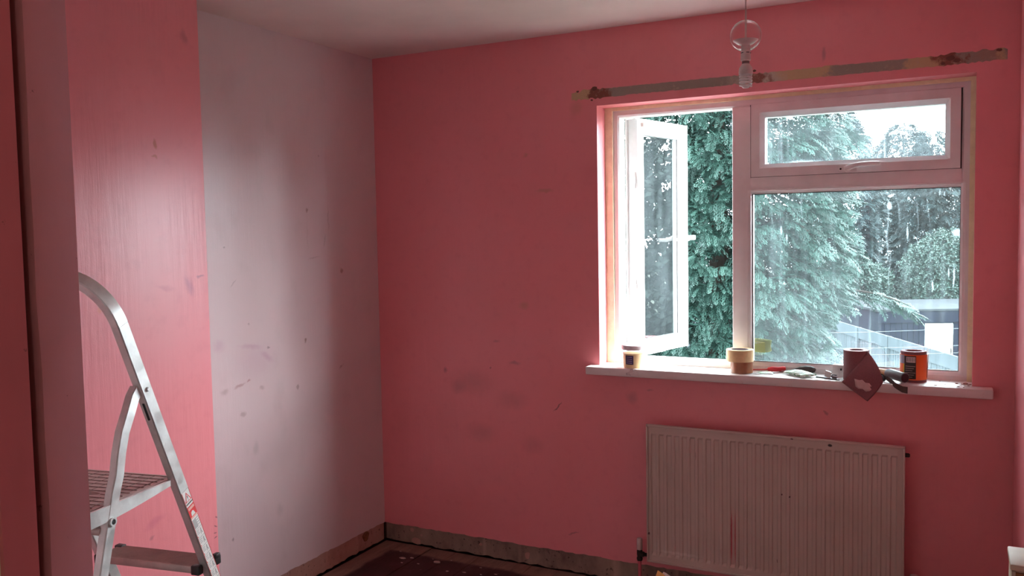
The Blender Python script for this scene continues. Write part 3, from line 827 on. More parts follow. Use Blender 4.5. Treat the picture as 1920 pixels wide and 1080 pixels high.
# rivets, slot and bolts
def disc(name, c, r, h, mat, inner=None):
    mt = Matrix.Translation(c) @ (-S_).to_track_quat('Z', 'Y').to_matrix().to_4x4()
    pr = [(0, 0), (r, 0), (r, h * .5), (r * .6, h), (0, h)] if inner is None else [(r, 0), (r, h), (inner, h), (inner, 0)]
    bm = bmesh.new(); lathe_bm(bm, pr, 18, mtx=mt, close=inner is not None)
    return Pl(from_bm(name, bm, mat, None, True, angle=40))
disc('rivet', LP(-.000, .069, 1.175), .006, .004, M_alu)
disc('bolt_eyelet', LP(.003, .199, .889), .0105, .004, M_alu, .0065)
disc('bolt_hole', LP(.004, .199, .889), .0068, .003, M_black_print)
bm = bmesh.new()
p = LP(.006, .0855, 1.132)
mt = Matrix.Translation(p) @ Matrix(((S_.x, T_.x, 0, 0), (S_.y, T_.y, 0, 0), (0, 0, 1, 0), (0, 0, 0, 1))) @ Matrix.Rotation(math.atan(.42), 4, 'X').inverted()
box_bm(bm, -.004, .004, -.006, -.0008, -.022, .022, .0)
bm.free()
bm = bmesh.new(); q = on_st(ST / 2 - .002, 1.125) + nrm * .0178
tube_bm(bm, [q + Vector((0, 0, -.022)) - T_ * .009, q + Vector((0, 0, .022)) + T_ * .009], .003, 8)
Pl(from_bm('slot', bm, M_black_print, None, True))
# platform: deck with grooves, rims, oval hand hole
PZ = .925
dk = bmesh.new()
s0, s1, t0, t1 = ST + .002, LW - ST - .002, -.055, .285
# deck polygon with an oval hole near its middle
hole_c = (.190, .125); ha, hb = .085, .018
outer = [(s0, t0), (s1, t0), (s1, t1 - .02), (s1 - .02, t1), (s0 + .02, t1), (s0, t1 - .02)]
vo = []
nh = 24
hv = [dk.verts.new(LP(hole_c[0] + ha * math.cos(2 * PI * i / nh), hole_c[1] + hb * math.sin(2 * PI * i / nh), PZ)) for i in range(nh)]
def ray_rect(ang):
    dx, dy = math.cos(ang), math.sin(ang); ts = []
    if dx > 1e-6: ts.append((s1 - hole_c[0]) / dx)
    if dx < -1e-6: ts.append((s0 - hole_c[0]) / dx)
    if dy > 1e-6: ts.append((t1 - hole_c[1]) / dy)
    if dy < -1e-6: ts.append((t0 - hole_c[1]) / dy)
    k = min(ts); return hole_c[0] + dx * k, hole_c[1] + dy * k
angs = [2 * PI * i / nh for i in range(nh)]
corners = [math.atan2(t1 - hole_c[1], s1 - hole_c[0]), math.atan2(t1 - hole_c[1], s0 - hole_c[0]), math.atan2(t0 - hole_c[1], s0 - hole_c[0]) % (2 * PI), math.atan2(t0 - hole_c[1], s1 - hole_c[0]) % (2 * PI)]
for c in corners:
    j = min(range(nh), key=lambda i: abs((angs[i] - c + PI) % (2 * PI) - PI)); angs[j] = c
ov = [dk.verts.new(LP(*ray_rect(a), PZ)) for a in angs]
for i in range(nh):
    j = (i + 1) % nh; dk.faces.new((hv[i], hv[j], ov[j], ov[i]))
g = bmesh.ops.extrude_face_region(dk, geom=list(dk.faces))
bmesh.ops.translate(dk, vec=(0, 0, -.012), verts=[v for v in g['geom'] if isinstance(v, bmesh.types.BMVert)])
Pl(from_bm('platform_deck', dk, M_alu_tread))
# raised tread pattern on the deck, one joined part
bm = bmesh.new()
for i in range(14):
    t = t0 + .012 + i * (t1 - t0 - .024) / 13
    if abs(t - hole_c[1]) < hb + .004: 
        segs = [(s0 + .01, hole_c[0] - ha - .004), (hole_c[0] + ha + .004, s1 - .01)]
    else: segs = [(s0 + .01, s1 - .01)]
    for a, b in segs:
        if b > a: tube_bm(bm, [LP(a, t, PZ + .0005), LP(b, t, PZ + .0002)], .0011, 4)
for i in range(9):
    s = s0 + .02 + i * (s1 - s0 - .04) / 8
    for a, b in ((t0 + .01, hole_c[1] - hb - .004), (hole_c[1] + hb + .004, t1 - .01)):
        tube_bm(bm, [LP(s, a, PZ + .0005), LP(s, b, PZ + .0002)], .0009, 4)
Pl(from_bm('deck_ribs', bm, simple('dark_deck_rib', (.26, .16, .14), .5, .5)))
def rim(name, pts2, h0, h1, th=.006):
    """upright strip along the deck edge whose depth changes from h0 to h1"""
    bm = bmesh.new(); R = []
    for i, (s, t) in enumerate(pts2):
        f = i / (len(pts2) - 1); d = h0 + (h1 - h0) * math.sin(PI * min(1, f * 1.0) * .5)
        R.append([bm.verts.new(LP(s, t, PZ + .004)), bm.verts.new(LP(s + th, t, PZ + .004)), bm.verts.new(LP(s + th, t, PZ - d)), bm.verts.new(LP(s, t, PZ - d))])
    for a, b in zip(R, R[1:]):
        for i in range(4): bm.faces.new((a[i], a[(i + 1) % 4], b[(i + 1) % 4], b[i]))
    bm.faces.new(R[0]); bm.faces.new(list(reversed(R[-1])))
    return Pl(from_bm(name, bm, M_alu, None, False))
rim('platform_rim', [(.004 + ST * .0, t) for t in np.linspace(-.005, .285, 12)], .010, .034)
rim('platform_rim', [(LW - .010, t) for t in np.linspace(-.005, .285, 12)], .010, .034)
fr = Pl(tube('platform_nose', [LP(.006, .283, PZ - .010), LP(LW - .006, .283, PZ - .010)], .013, M_alu, seg=12))
Pl(tube('cross_tube', [LP(.02, .21, PZ - .055), LP(LW - .02, .21, PZ - .055)], .012, M_alu_tread, seg=12))
# treads
for z in (.660, .415, .170):
    tc = tl(z)
    mt = Matrix.Translation(LP(0, 0, 0)) @ Matrix(((S_.x, T_.x, 0, 0), (S_.y, T_.y, 0, 0), (0, 0, 1, 0), (0, 0, 0, 1)))
    bm = bmesh.new(); box_bm(bm, ST, LW - ST, tc - .058, tc + .030, z - .020, z, .002, mt)
    tr = Pl(from_bm('tread', bm, M_alu_tread, None, True, angle=30))
    bm = bmesh.new()
    for i in range(16):
        t = tc - .054 + i * .0053
        tube_bm(bm, [LP(ST + .002, t, z + .0004), LP(LW - ST - .002, t, z + .0004)], .0011, 4)
    o = from_bm('tread_ribs', bm, M_alu_tread); o.parent = tr; o.matrix_parent_inverse = Matrix.Identity(4)
    for s in (ST + .004, LW - ST - .004):
        for dt, ds in ((.026, 1), (-.052, 0)):
            bm = bmesh.new(); box_bm(bm, s - .014, s + .012, tc + dt - .010, tc + dt + .010, z - .022, z + .004, .003, mt)
            o = from_bm('tread_clip', bm, M_blackplastic, None, True, angle=30); o.parent = tr; o.matrix_parent_inverse = Matrix.Identity(4)
    bm = bmesh.new(); box_bm(bm, -.004, .010, tc - .036, tc - .017, z + .006, z + .020, .003, mt)
    o = from_bm('tread_clip', bm, M_blackplastic, None, True, angle=30); o.parent = tr; o.matrix_parent_inverse = Matrix.Identity(4)
for s in (ST / 2, LW - ST / 2):
    for t in (tl(.01), .432):
        mt = Matrix.Translation(LP(s, t, 0)) @ Matrix(((S_.x, T_.x, 0, 0), (S_.y, T_.y, 0, 0), (0, 0, 1, 0), (0, 0, 0, 1)))
        bm = bmesh.new(); box_bm(bm, -.015, .015, -.022, .022, 0, .035, .004, mt)
        Pl(from_bm('rubber_foot', bm, M_blackplastic, None, True, angle=30))
# safety label on the outer face of the stile; u runs across the face, v down it
ax_v = (on_st(0, 0.5) - on_st(0, 1.0)).normalized()
ax_u = (nrm * -1)
ORG = on_st(-.0004, .889)
def lab(name, u0, u1, v0, v1, lift, mat, parent=None):
    o_ = ORG - S_ * (lift)
    vs = [o_ + ax_u * u + ax_v * v for u, v in ((u0, v0), (u1, v0), (u1, v1), (u0, v1))]
    back = [v + S_ * .0003 for v in vs]
    o = mesh_obj(name, vs + back, [(0, 1, 2, 3), (7, 6, 5, 4), (0, 4, 5, 1), (1, 5, 6, 2), (2, 6, 7, 3), (3, 7, 4, 0)], mat)
    if parent is None: return Pl(o)
    o.parent = parent; o.matrix_parent_inverse = Matrix.Identity(4); return o
stk = lab('safety_label', -.0145, .0145, 0, .44, .0004, M_sticker)
stk['label'] = 'white and red warning label'
lab('red_border', -.0145, -.0136, 0, .44, .0008, M_red_print, stk)
lab('red_border', .0136, .0145, 0, .44, .0008, M_red_print, stk)
def poly_lab(name, uv, lift, mat):
    o_ = ORG - S_ * lift
    vs = [o_ + ax_u * u + ax_v * v for u, v in uv]; n = len(vs)
    bk = [v + S_ * .0002 for v in vs]
    fs = [tuple(range(n)), tuple(range(2 * n - 1, n - 1, -1))] + [(i, i + n, (i + 1) % n + n, (i + 1) % n) for i in range(n)]
    o = mesh_obj(name, vs + bk, fs, mat); o.parent = stk; o.matrix_parent_inverse = Matrix.Identity(4); return o
poly_lab('warning_triangle', [(0, .006), (.0125, .033), (-.0125, .033)], .0008, M_red_print)
poly_lab('triangle_centre', [(0, .011), (.0088, .031), (-.0088, .031)], .0011, M_sticker)
poly_lab('exclamation_mark', [(-.0012, .0165), (.0012, .0165), (.0006, .0255), (-.0006, .0255)], .0014, M_black_print)
poly_lab('exclamation_mark', [(-.0008, .0272), (.0008, .0272), (.0008, .0290), (-.0008, .0290)], .0014, M_black_print)
def text_mesh(name, body, size, mat, mtx, parent):
    cu = bpy.data.curves.new(name, 'FONT'); cu.body = body; cu.size = size; cu.align_x = 'CENTER'; cu.extrude = .00012; cu.offset = size * .02
    tmp = bpy.data.objects.new('tmp_text', cu); COL.objects.link(tmp)
    me = bpy.data.meshes.new_from_object(tmp.evaluated_get(bpy.context.evaluated_depsgraph_get()))
    bpy.data.objects.remove(tmp)
    me.transform(mtx)
    o = link_mesh(name, me, mat)
    o.parent = parent; o.matrix_parent_inverse = Matrix.Identity(4)
    return o
nf = -S_
tm = Matrix(((ax_u.x, -ax_v.x, nf.x, 0), (ax_u.y, -ax_v.y, nf.y, 0), (ax_u.z, -ax_v.z, nf.z, 0), (0, 0, 0, 1)))
def lt(u, v): 
    m = tm.copy(); p = ORG + ax_u * u + ax_v * v + nf * .0011
    m.translation = p; return m
text_mesh('warning_word', 'WARNING!', .0052, M_black_print, lt(0, .041), stk)
lab('red_panel', -.0136, .0136, .047, .085, .0008, M_red_print, stk)
lab('pale_band', -.012, .012, .050, .058, .0011, M_pale_print, stk)
poly_lab('pale_figure', [(-.008, .078), (-.006, .067), (-.001, .064), (.004, .066), (.008, .078)], .0011, M_sticker)
lab('pale_band', -.0136, .0136, .080, .085, .0011, M_pale_print, stk)
lab('grey_text_block', -.012, .002, .090, .118, .0008, M_grey_print, stk)
for i in range(4): lab('grey_text_line', .003, .012, .091 + i * .007, .093 + i * .007, .0008, M_grey_print, stk)
for i in range(11):
    v = .122 + i * .0288
    lab('panel_line', -.0135, .0135, v, v + .0009, .0008, M_grey_print, stk)
    lab('red_spot', -.0125, -.0105, v + .022, v + .025, .0008, M_red_print, stk)
    for q in range(3): lab('grey_text_line', -.011, -.001 - .002 * (q % 2), v + .005 + q * .005, v + .0065 + q * .005, .0008, M_grey_print, stk)
    a = .006; poly_lab('pictogram', [(a - .001, v + .005), (a + .002, v + .006), (a + .001, v + .014), (a + .004, v + .022), (a + .002, v + .023), (a - .001, v + .016), (a - .003, v + .023), (a - .004, v + .022)], .0008, M_grey_print)

# ---------------------------------------------------------------- things on the sill (top at z = .956)
SZ = .9562
def item(name, label, cat, loc, rz=0.0, group=None):
    return tag(empty(name, loc, rz), label, cat, group)
# filler tub
tub = item('filler_tub', 'small clear plastic tub of cream filler at the left end of the sill', 'tub', (1.332, -.004, SZ))
M_filler = simple('cream_filler', (0.86, 0.66, 0.36), .6, 0, .12, 40)
M_lid = simple('white_translucent_lid', (0.85, 0.84, 0.86), .3)
lathe('tub_body', [(0, 0), (.033, 0), (.035, .003), (.037, .045), (0, .045)], M_filler, tub)
lathe('tub_rim', [(.0385, .045), (.0385, .058), (.037, .058), (.037, .045)], M_clear, tub, close=True)
lathe('tub_lid', [(.0405, .056), (.0415, .060), (.0415, .070), (.039, .072), (.036, .070), (0, .070)], M_lid, tub)
M_navy = simple('navy_label', (0.05, 0.03, 0.12), .5)
def wrap_label(name, r0, r1, z0, z1, a0, a1, mat, parent, n=10, th=.0005):
    bm = bmesh.new(); A = []
    for i in range(n + 1):
        a = a0 + (a1 - a0) * i / n
        ring = [bm.verts.new(((r0 + dr) * math.cos(a), (r0 + dr) * math.sin(a), z0)) if k == 0 else None for k, dr in ((0, th),)]
        A.append([bm.verts.new(((r0 + th) * math.cos(a), (r0 + th) * math.sin(a), z0)), bm.verts.new(((r1 + th) * math.cos(a), (r1 + th) * math.sin(a), z1)),
                  bm.verts.new((r1 * math.cos(a), r1 * math.sin(a), z1)), bm.verts.new((r0 * math.cos(a), r0 * math.sin(a), z0))])
    for a, b in zip(A, A[1:]):
        for i in range(4): bm.faces.new((a[i], a[(i + 1) % 4], b[(i + 1) % 4], b[i]))
    bm.faces.new(A[0]); bm.faces.new(list(reversed(A[-1])))
    for v in [v for v in bm.verts if not v.link_faces]: bm.verts.remove(v)
    return from_bm(name, bm, mat, parent, True, angle=40)
D2 = math.radians
lb = wrap_label('tub_label', .0357, .0367, .012, .040, D2(-118), D2(-75), M_navy, tub)
lb['label'] = 'dark navy label'
for i in range(4):
    o = wrap_label('label_text_line', .0363 + i * .0002, .0363 + i * .0002, .016 + i * .006, .018 + i * .006, D2(-112), D2(-82), simple('lilac_print', (.45, .38, .6), .5), lb, th=.0006)
tub.scale = (1.32, 1.32, 1.38)
# washer
o = lathe('washer', [(.016, 0), (.016, .003), (.006, .004), (.006, 0)], simple('grey_zinc', (.50, .47, .44), .4, .7), center=(1.548, .052, SZ), close=True)
tag(o, 'flat grey metal washer on the sill right of the filler tub', 'washer')
# tapes
def tape(name, label, cx, cy, z0, r, ri, h, m_out, m_core, squash=1.0):
    e = item(name, label, 'tape', (cx, cy, z0))
    lathe('tape_roll', [(ri + .002, .0), (r - .001, 0), (r, .001), (r, h - .001), (r - .001, h), (ri + .002, h)], m_out, e, close=True, seg=48)
    lathe('cardboard_core', [(ri - .0015, .001), (ri + .002, .001), (ri + .002, h - .001), (ri - .0015, h - .001)], m_core, e, close=True, seg=40)
    return e
M_card = simple('grey_card_core', (.42, .38, .42), .8)
M_mask = simple('cream_masking_tape', (0.88, 0.66, 0.34), .6, 0, .05, 80)
M_pack = simple('brown_packing_tape', (0.33, 0.13, 0.06), .28, 0, .15, 40)
t1_ = tape('packing_tape', 'brown glossy packing tape roll underneath the cream masking tape', 1.783, .018, SZ, .044, .034, .046, M_pack, M_card)
t2_ = tape('masking_tape', 'cream masking tape roll stacked on top of the brown packing tape', 1.776, .018, SZ + .0465, .0545, .036, .048, M_mask, M_card)
# wisp of clear tape over the sill edge
bm = bmesh.new(); pts = [(1.352, -.05, .9575), (1.346, -.062, .955), (1.336, -.066, .945), (1.322, -.064, .938), (1.330, -.066, .930)]
L = [bm.verts.new((x - .008 - .004 * math.sin(i * 2), y, z)) for i, (x, y, z) in enumerate(pts)]; Rr = [bm.verts.new((x + .009, y - .003 * (i % 2), z)) for i, (x, y, z) in enumerate(pts)]
for i in range(len(pts) - 1): bm.faces.new((L[i], Rr[i], Rr[i + 1], L[i + 1]))
o = from_bm('clear_tape_strip', bm, M_clear, None, True)
md = o.modifiers.new('thickness', 'SOLIDIFY'); md.thickness = .0004
tag(o, 'crumpled wisp of clear tape hanging over the sill edge below the tub', 'tape')
# screwdriver, red handle
M_redp = simple('red_plastic', (0.78, 0.05, 0.06), .35)
M_steel = simple('tool_steel', (0.42, 0.38, 0.38), .35, .8)
def lying(name, label, cat, p0, p1):
    p0 = Vector(p0); p1 = Vector(p1); d = (p1 - p0)
    e = item(name, label, cat, p0); q = d.to_track_quat('Z', 'Y').to_matrix().to_4x4()
    return e, q, d.length
e, q, Ls = lying('screwdriver', 'red handled screwdriver lying on the sill right of the tape rolls', 'screwdriver', (1.945, .088, SZ + .012), (1.815, .060, SZ + .006))
lathe('handle', [(0, 0), (.009, .001), (.011, .010), (.009, .028), (.0105, .042), (.0115, .055), (.008, .068), (.006, .072), (0, .072)], M_redp, e, mtx=q, seg=14)
sh = lathe('shaft', [(0, .070), (.0032, .070), (.0032, Ls - .008), (.004, Ls - .004), (.001, Ls), (0, Ls)], simple('red_sleeve', (.70, .12, .10), .4), e, mtx=q, seg=10)
# scraper with black oval handle
e, q, Ls = lying('putty_knife', 'dark grey oval handled putty knife lying behind the green packet', 'putty knife', (2.062, .088, SZ + .016), (1.93, .075, SZ + .006))
M_dkh = simple('dark_grey_rubber', (0.075, 0.06, 0.06), .55)
lathe('handle', [(0, 0), (.008, .004), (.014, .018), (.0165, .040), (.014, .062), (.008, .080), (.004, .090), (0, .090)], M_dkh, e, mtx=q, seg=18)
bm = bmesh.new(); box_bm(bm, -.006, .006, -.0008, .0008, .085, Ls, 0, q); from_bm('blade', bm, M_steel, e)
# green and white packet (folded paper)
M_gw = NT('green_white_packet'); _c = M_gw.coord()
_k = M_gw.ramp(M_gw.noise(M_gw.mapping(_c, scale=(30, 90, 1)), 1.2, 2), [(0.50, (0.84, 0.86, 0.80)), (0.54, (0.10, 0.32, 0.12)), (.62, (.55, .68, .52))])
M_gw.pbr(_k, .5); M_gw = M_gw.m
def sheet(name, label, cat, quad, bulge, mat, thick, nu=8, nv=8, wob=0.0, parent=None, seed=1):
    rr = random.Random(seed); bm = bmesh.new(); G = []
    a, b, c, d = [Vector(p) for p in quad]
    for i in range(nu + 1):
        row = []
        for j in range(nv + 1):
            u = i / nu; v = j / nv
            p = a * (1 - u) * (1 - v) + b * u * (1 - v) + c * u * v + d * (1 - u) * v
            p += Vector(bulge(u, v)) + Vector((0, 0, rr.uniform(0, wob)))
            row.append(bm.verts.new(p))
        G.append(row)
    for i in range(nu):
        for j in range(nv): bm.faces.new((G[i][j], G[i + 1][j], G[i + 1][j + 1], G[i][j + 1]))
    o = from_bm(name, bm, mat, parent, True)
    md = o.modifiers.new('thickness', 'SOLIDIFY'); md.thickness = thick; md.offset = 0
    if label: tag(o, label, cat)
    return o
sheet('paper_packet', 'crumpled green and white paper packet lying on the sill between screwdriver and roll', 'packet',
      [(1.945, .035, SZ + .006), (2.030, -.048, SZ + .005), (2.075, .000, SZ + .007), (1.990, .065, SZ + .012)], lambda u, v: (0, 0, .010 * math.sin(PI * u) * math.sin(PI * v)), M_gw, .006, wob=.003)
for i, (x, y, r_, nm) in enumerate(((1.875, .020, .3, 'thin green and white paper scrap in front of the red screwdriver'), (1.895, .045, -.5, 'small white paper scrap under the red screwdriver handle'), (1.850, -.015, .9, 'tiny pale paper scrap near the sill edge right of the tapes'))):
    s = (.030, .022, .012)[i]
    c, n_ = math.cos(r_), math.sin(r_)
    qd = [(x + (u * c - v * n_) * s, y + (u * n_ + v * c) * s * .6, SZ + .0012) for u, v in ((-1, -1), (1, -1), (1, 1), (-1, 1))]
    sheet('paper_scrap', nm, 'paper scrap', qd, lambda u, v: (0, 0, .004 * u * v), M_gw if i == 0 else M_sticker, .0008, 4, 4, .001, seed=i + 5)
# white box
e = item('small_carton', 'small white carton standing on the sill just left of the sandpaper roll', 'box', (2.150, .050, SZ), math.radians(-12))
box('carton', -.018, .024, -.014, .014, 0, .046, simple('white_card', (.78, .74, .72), .7), e, bev=.0012)
box('flap', -.018, .024, -.0145, .0145, .0455, .0468, simple('white_card_flap', (.82, .78, .76), .7), e)
box('printed_mark', .012, .018, -.0146, -.0138, .026, .034, M_black_print, e)
box('carton_end', .0242, .0250, -.012, .012, .002, .044, simple('brown_card_end', (.38, .18, .16), .7), e)
# metal bracket with screws
e = item('hinge_bracket', 'small grey metal bracket lying against the left side of the maroon sandpaper roll', 'bracket', (2.128, -.006, SZ), math.radians(-28))
M_zn = simple('dull_zinc', (.40, .39, .40), .35, .8)
box('plate', -.028, .040, -.012, .012, 0, .002, M_zn, e, bev=.0005)
box('upright_plate', -.022, .004, -.008, -.006, .001, .026, simple('pale_zinc', (.62, .60, .58), .4, .3), e, mtx=Matrix.Rotation(.2, 4, 'Y'))
box('upright_plate', .006, .026, .0, .004, .001, .018, M_zn, e)
lathe('screw', [(0, 0), (.006, 0), (.006, .003), (.003, .004), (.0025, .026), (0, .030)], M_zn, e, mtx=Matrix.Translation((.010, -.006, .010)) @ Matrix.Rotation(PI / 2, 4, 'Y'), seg=12)
bm = bmesh.new(); tube_bm(bm, [(2.075, -.005, SZ + .002), (2.11, -.020, SZ + .002), (2.165, -.052, SZ + .0025)], .0022, 6)
tag(from_bm('steel_pin', bm, M_blackmetal, None, True), 'thin dark steel pin on the sill left of the small grey bracket', 'pin')
# sandpaper
def sand_mat(name, a):
    t = NT(name); co = t.coord()
    c = t.ramp(t.noise(co, 900, 2), [(0.35, tuple(x * .7 for x in a)), (0.65, tuple(min(1, x * 1.3) for x in a))])
    t.pbr(c, .75, 0, t.bump(t.noise(co, 1200, 2), .5, .001)); return t.m
M_sand = sand_mat('maroon_sandpaper', (0.25, 0.095, 0.105))
M_sandb = simple('sandpaper_edge', (0.62, 0.42, 0.44), .8)
rs = item('sandpaper_roll', 'maroon sandpaper roll with a torn patched tail hanging over the sill edge', 'sandpaper', (2.220, .004, SZ))
bm = bmesh.new(); spi = []
RR = .0465
lathe_bm(bm, [(.024, 0), (RR, 0), (RR, .113), (.026, .113)], 48, close=True)
from_bm('roll', bm, M_sand, rs, True, angle=35)
lathe('roll_edge', [(.0255, .1125), (RR - .0006, .1125), (RR - .0006, .1140), (.0255, .1140)], M_sandb, rs, close=True, seg=48)
# tail: bilinear sheet bulging to the camera, from the roll's right rim across and over the sill edge
A_ = Vector((2.262, -.018, 1.069)); B_ = Vector((2.176, -.070, .955)); C_ = Vector((2.268, -.078, .889)); D_ = Vector((2.320, -.064, .962))
def tail_pt(u, v):
    # u: A->B (long diagonal edge) and D->C ; v: A->D
    p = A_ * (1 - u) * (1 - v) + B_ * u * (1 - v) + C_ * u * v + D_ * (1 - u) * v
    bl = math.sin(PI * min(1, v)) * (1 - u * .75)
    p += Vector((.012 * math.sin(PI * v) * (1 - u) + .004 * math.sin(PI * u), -.016 * bl - .010 * math.sin(PI * u) * (1 - v), .0))
    return p
bm = bmesh.new(); N = 16; G = []
for i in range(N + 1): G.append([bm.verts.new(tail_pt(i / N, j / N)) for j in range(N + 1)])
for i in range(N):
    for j in range(N): bm.faces.new((G[i][j], G[i + 1][j], G[i + 1][j + 1], G[i][j + 1]))
o = from_bm('tail', bm, M_sand, None, True); at_parent(o, rs)
md = o.modifiers.new('thickness', 'SOLIDIFY'); md.thickness = .0012; md.offset = 0
# torn patch showing the grey backing
ctr = (.63, .50)
pu = [(.56, .12), (.68, .20), (.84, .30), (.88, .42), (.80, .55), (.84, .70), (.72, .80), (.60, .84), (.52, .72), (.46, .78), (.40, .64), (.48, .50), (.44, .36), (.52, .28)]
pu = [(0.70 + (a - .64) * .62 + (b - .48) * -.22, .52 + (b - .48) * .85 + (a - .64) * .15) for a, b in pu]
bm = bmesh.new(); vs = []; cc = (.70, .50)
rings = []
for f in (0.0, .35, .7, 1.0):
    if f == 0: rings.append([bm.verts.new(tail_pt(*cc) + Vector((0, -.0014, 0)))]); continue
    rings.append([bm.verts.new(tail_pt(cc[0] + (a - cc[0]) * f, cc[1] + (b - cc[1]) * f) + Vector((0, -.0014, .0))) for a, b in pu])
for i in range(len(pu)):
    j = (i + 1) % len(pu)
    bm.faces.new((rings[0][0], rings[1][i], rings[1][j]))
    for a, b in zip(rings[1:], rings[2:]): bm.faces.new((a[i], a[j], b[j], b[i]))
o = from_bm('torn_patch', bm, simple('torn_paper_backing', (.60, .43, .41), .8), None, True); at_parent(o, rs)
md = o.modifiers.new('thickness', 'SOLIDIFY'); md.thickness = .0006
o['label'] = 'pale torn patch'

# orange wrapped roll
oc = item('orange_sandpaper_roll', 'orange and black wrapped roll with a barcode at the right end of the sill', 'sandpaper', (2.417, .040, SZ))
RO = .0455
lathe('roll', [(.022, 0), (RO, 0), (RO, .112), (RO - .002, .115), (.030, .115), (.024, .108)], M_sand, oc, close=True, seg=48)
M_or = simple('orange_label', (0.90, 0.14, 0.02), .4, 0, .04)
M_bl = simple('black_label', (0.035, 0.03, 0.025), .45)
wr = wrap_label('orange_wrapper', RO + .0002, RO + .0002, .010, .104, D2(-200), D2(30), M_or, oc, 40, .0012)
o = wrap_label('black_panel', RO + .0016, RO + .0016, .014, .100, D2(-128), D2(-77), M_bl, oc, 12, .0005)
bc = wrap_label('barcode_label', RO + .0022, RO + .0022, .076, .096, D2(-118), D2(-80), M_sticker, oc, 10, .0004)
for i in range(13):
    a = -116 + i * 2.8; w = (.8, 1.4, .6, 1.1)[i % 4]
    wrap_label('barcode_bar', RO + .0027, RO + .0027, .079, .094, D2(a), D2(a + w), M_black_print, bc, 1, .0003)
wrap_label('grey_panel', RO + .0016, RO + .0016, .070, .102, D2(-160), D2(-129), simple('grey_lilac_label', (.32, .28, .36), .5), oc, 8, .0005)
wrap_label('yellow_stripe', RO + .0016, RO + .0016, .014, .070, D2(-133), D2(-128.5), simple('yellow_label', (.75, .55, .03), .5), oc, 2, .0006)
M_lp = simple('label_lettering', (.45, .38, .33), .5)
for i in range(6):
    wrap_label('text_line', RO + .0022, RO + .0022, .020 + i * .008, .0225 + i * .008, D2(-122), D2(-92 + 6 * (i % 3)), M_lp, oc, 4, .0004)
# overlapping loose end of the wrapper on the right
wrap_label('wrapper_edge', RO + .001, RO + .005, .016, .104, D2(-14), D2(4), simple('wrapper_edge_brown', (.28, .05, .03), .5), oc, 4, .0012)
# tool with wooden neck and grey tubular grip (points to the camera)
e, q, Ls = lying('wallpaper_scraper', 'scraper with wooden neck and thick grey tube grip leaning out over the sill', 'scraper', (2.394, -.062, SZ + .026), (2.262, .088, SZ + .034))
M_wood = simple('pale_wood', (0.62, 0.34, 0.14), .5, 0, .2, 25)
lathe('grip', [(0, 0.003), (.0155, .003), (.0165, 0), (.0185, .001), (.0185, .085), (.014, .098), (0, .098)], simple('grey_rubber_grip', (.16, .15, .15), .35), e, mtx=q, seg=28)
lathe('grip_end', [(0, -.0005), (.0158, -.0005), (.0158, .004), (0, .004)], simple('maroon_end_cap', (.06, .015, .02), .6), e, mtx=q, seg=28)
lathe('neck', [(0, .095), (.0135, .095), (.010, .125), (.008, .150), (.0075, .185), (0, .185)], M_wood, e, mtx=q, seg=20)
bm = bmesh.new(); box_bm(bm, -.018, .018, -.001, .001, .180, Ls + .012, 0, q); from_bm('blade', bm, M_steel, e)
# black knife behind
e, q, Ls = lying('utility_knife', 'black handled knife lying at the back between the two sandpaper rolls', 'knife', (2.352, .086, SZ + .010), (2.270, .088, SZ + .012))
bm = bmesh.new(); box_bm(bm, -.009, .009, -.007, .007, 0, Ls, .003, q); from_bm('handle', bm, M_blackplastic, e, True, angle=30)
lathe('collar', [(0, 0), (.008, 0), (.006, .010), (0, .012)], M_steel, e, mtx=q @ Matrix.Translation((0, 0, -.004)), seg=10)
# curved dark scraper blade overhanging the edge
blade = item('curved_scraper', 'dark curved flat scraper blade drooping over the sill edge below the grey grip', 'scraper', (2.32, .0, SZ))
prof = [((2.295, .045, SZ + .006), .008), ((2.325, -.005, SZ + .012), .010), ((2.345, -.045, SZ + .006), .011), ((2.360, -.072, SZ - .004), .012), ((2.385, -.084, SZ - .016), .014), ((2.402, -.086, SZ - .018), .0150)]
bm = bmesh.new(); R4 = []
for (p, w) in prof:
    p = Vector(p); up_ = Vector((0, .25, 1)).normalized()
    R4.append([bm.verts.new(p + up_ * w + Vector((0, 0, 0))), bm.verts.new(p - up_ * w * .6), bm.verts.new(p - up_ * w * .6 + Vector((.002, .0025, 0))), bm.verts.new(p + up_ * w + Vector((.002, .0025, 0)))])
for a, b in zip(R4, R4[1:]):
    for i in range(4): bm.faces.new((a[i], a[(i + 1) % 4], b[(i + 1) % 4], b[i]))
bm.faces.new(R4[0]); bm.faces.new(list(reversed(R4[-1])))
o = from_bm('blade', bm, simple('dark_blued_steel', (.10, .06, .05), .45, .5), None, True, angle=50); at_parent(o, blade)
bm = bmesh.new(); tube_bm(bm, [(2.285, .046, SZ + .009), (2.308, .014, SZ + .010), (2.318, -.016, SZ + .009)], [.007, .009, .008], 12)
o = from_bm('handle', bm, M_blackplastic, None, True); at_parent(o, blade)
# crumbs of plaster on the right end of the sill
r8 = random.Random(21)
for i in range(12):
    x = r8.uniform(2.49, 2.61); y = r8.uniform(-.045, .075); s = r8.uniform(.002, .006)
    if i == 0: x, y, s = 2.590, .03, .010
    n = 6
    poly = [(x + s * math.cos(2 * PI * j / n) * r8.uniform(.6, 1.2), y + s * .7 * math.sin(2 * PI * j / n) * r8.uniform(.6, 1.2)) for j in range(n)]
    o = prism('plaster_crumb', poly, SZ, SZ + s * .4, simple('crumb', (.40, .20, .16), .9) if i == 0 else bpy.data.materials['crumb'], None, 'XY')
    if i == 0: tag(o, 'largest reddish plaster crumb in the right corner of the sill', 'crumb')
    else: tag(o, 'tiny plaster crumb on the sill right of the orange roll', 'crumb', 'plaster crumbs at the right end of the sill')

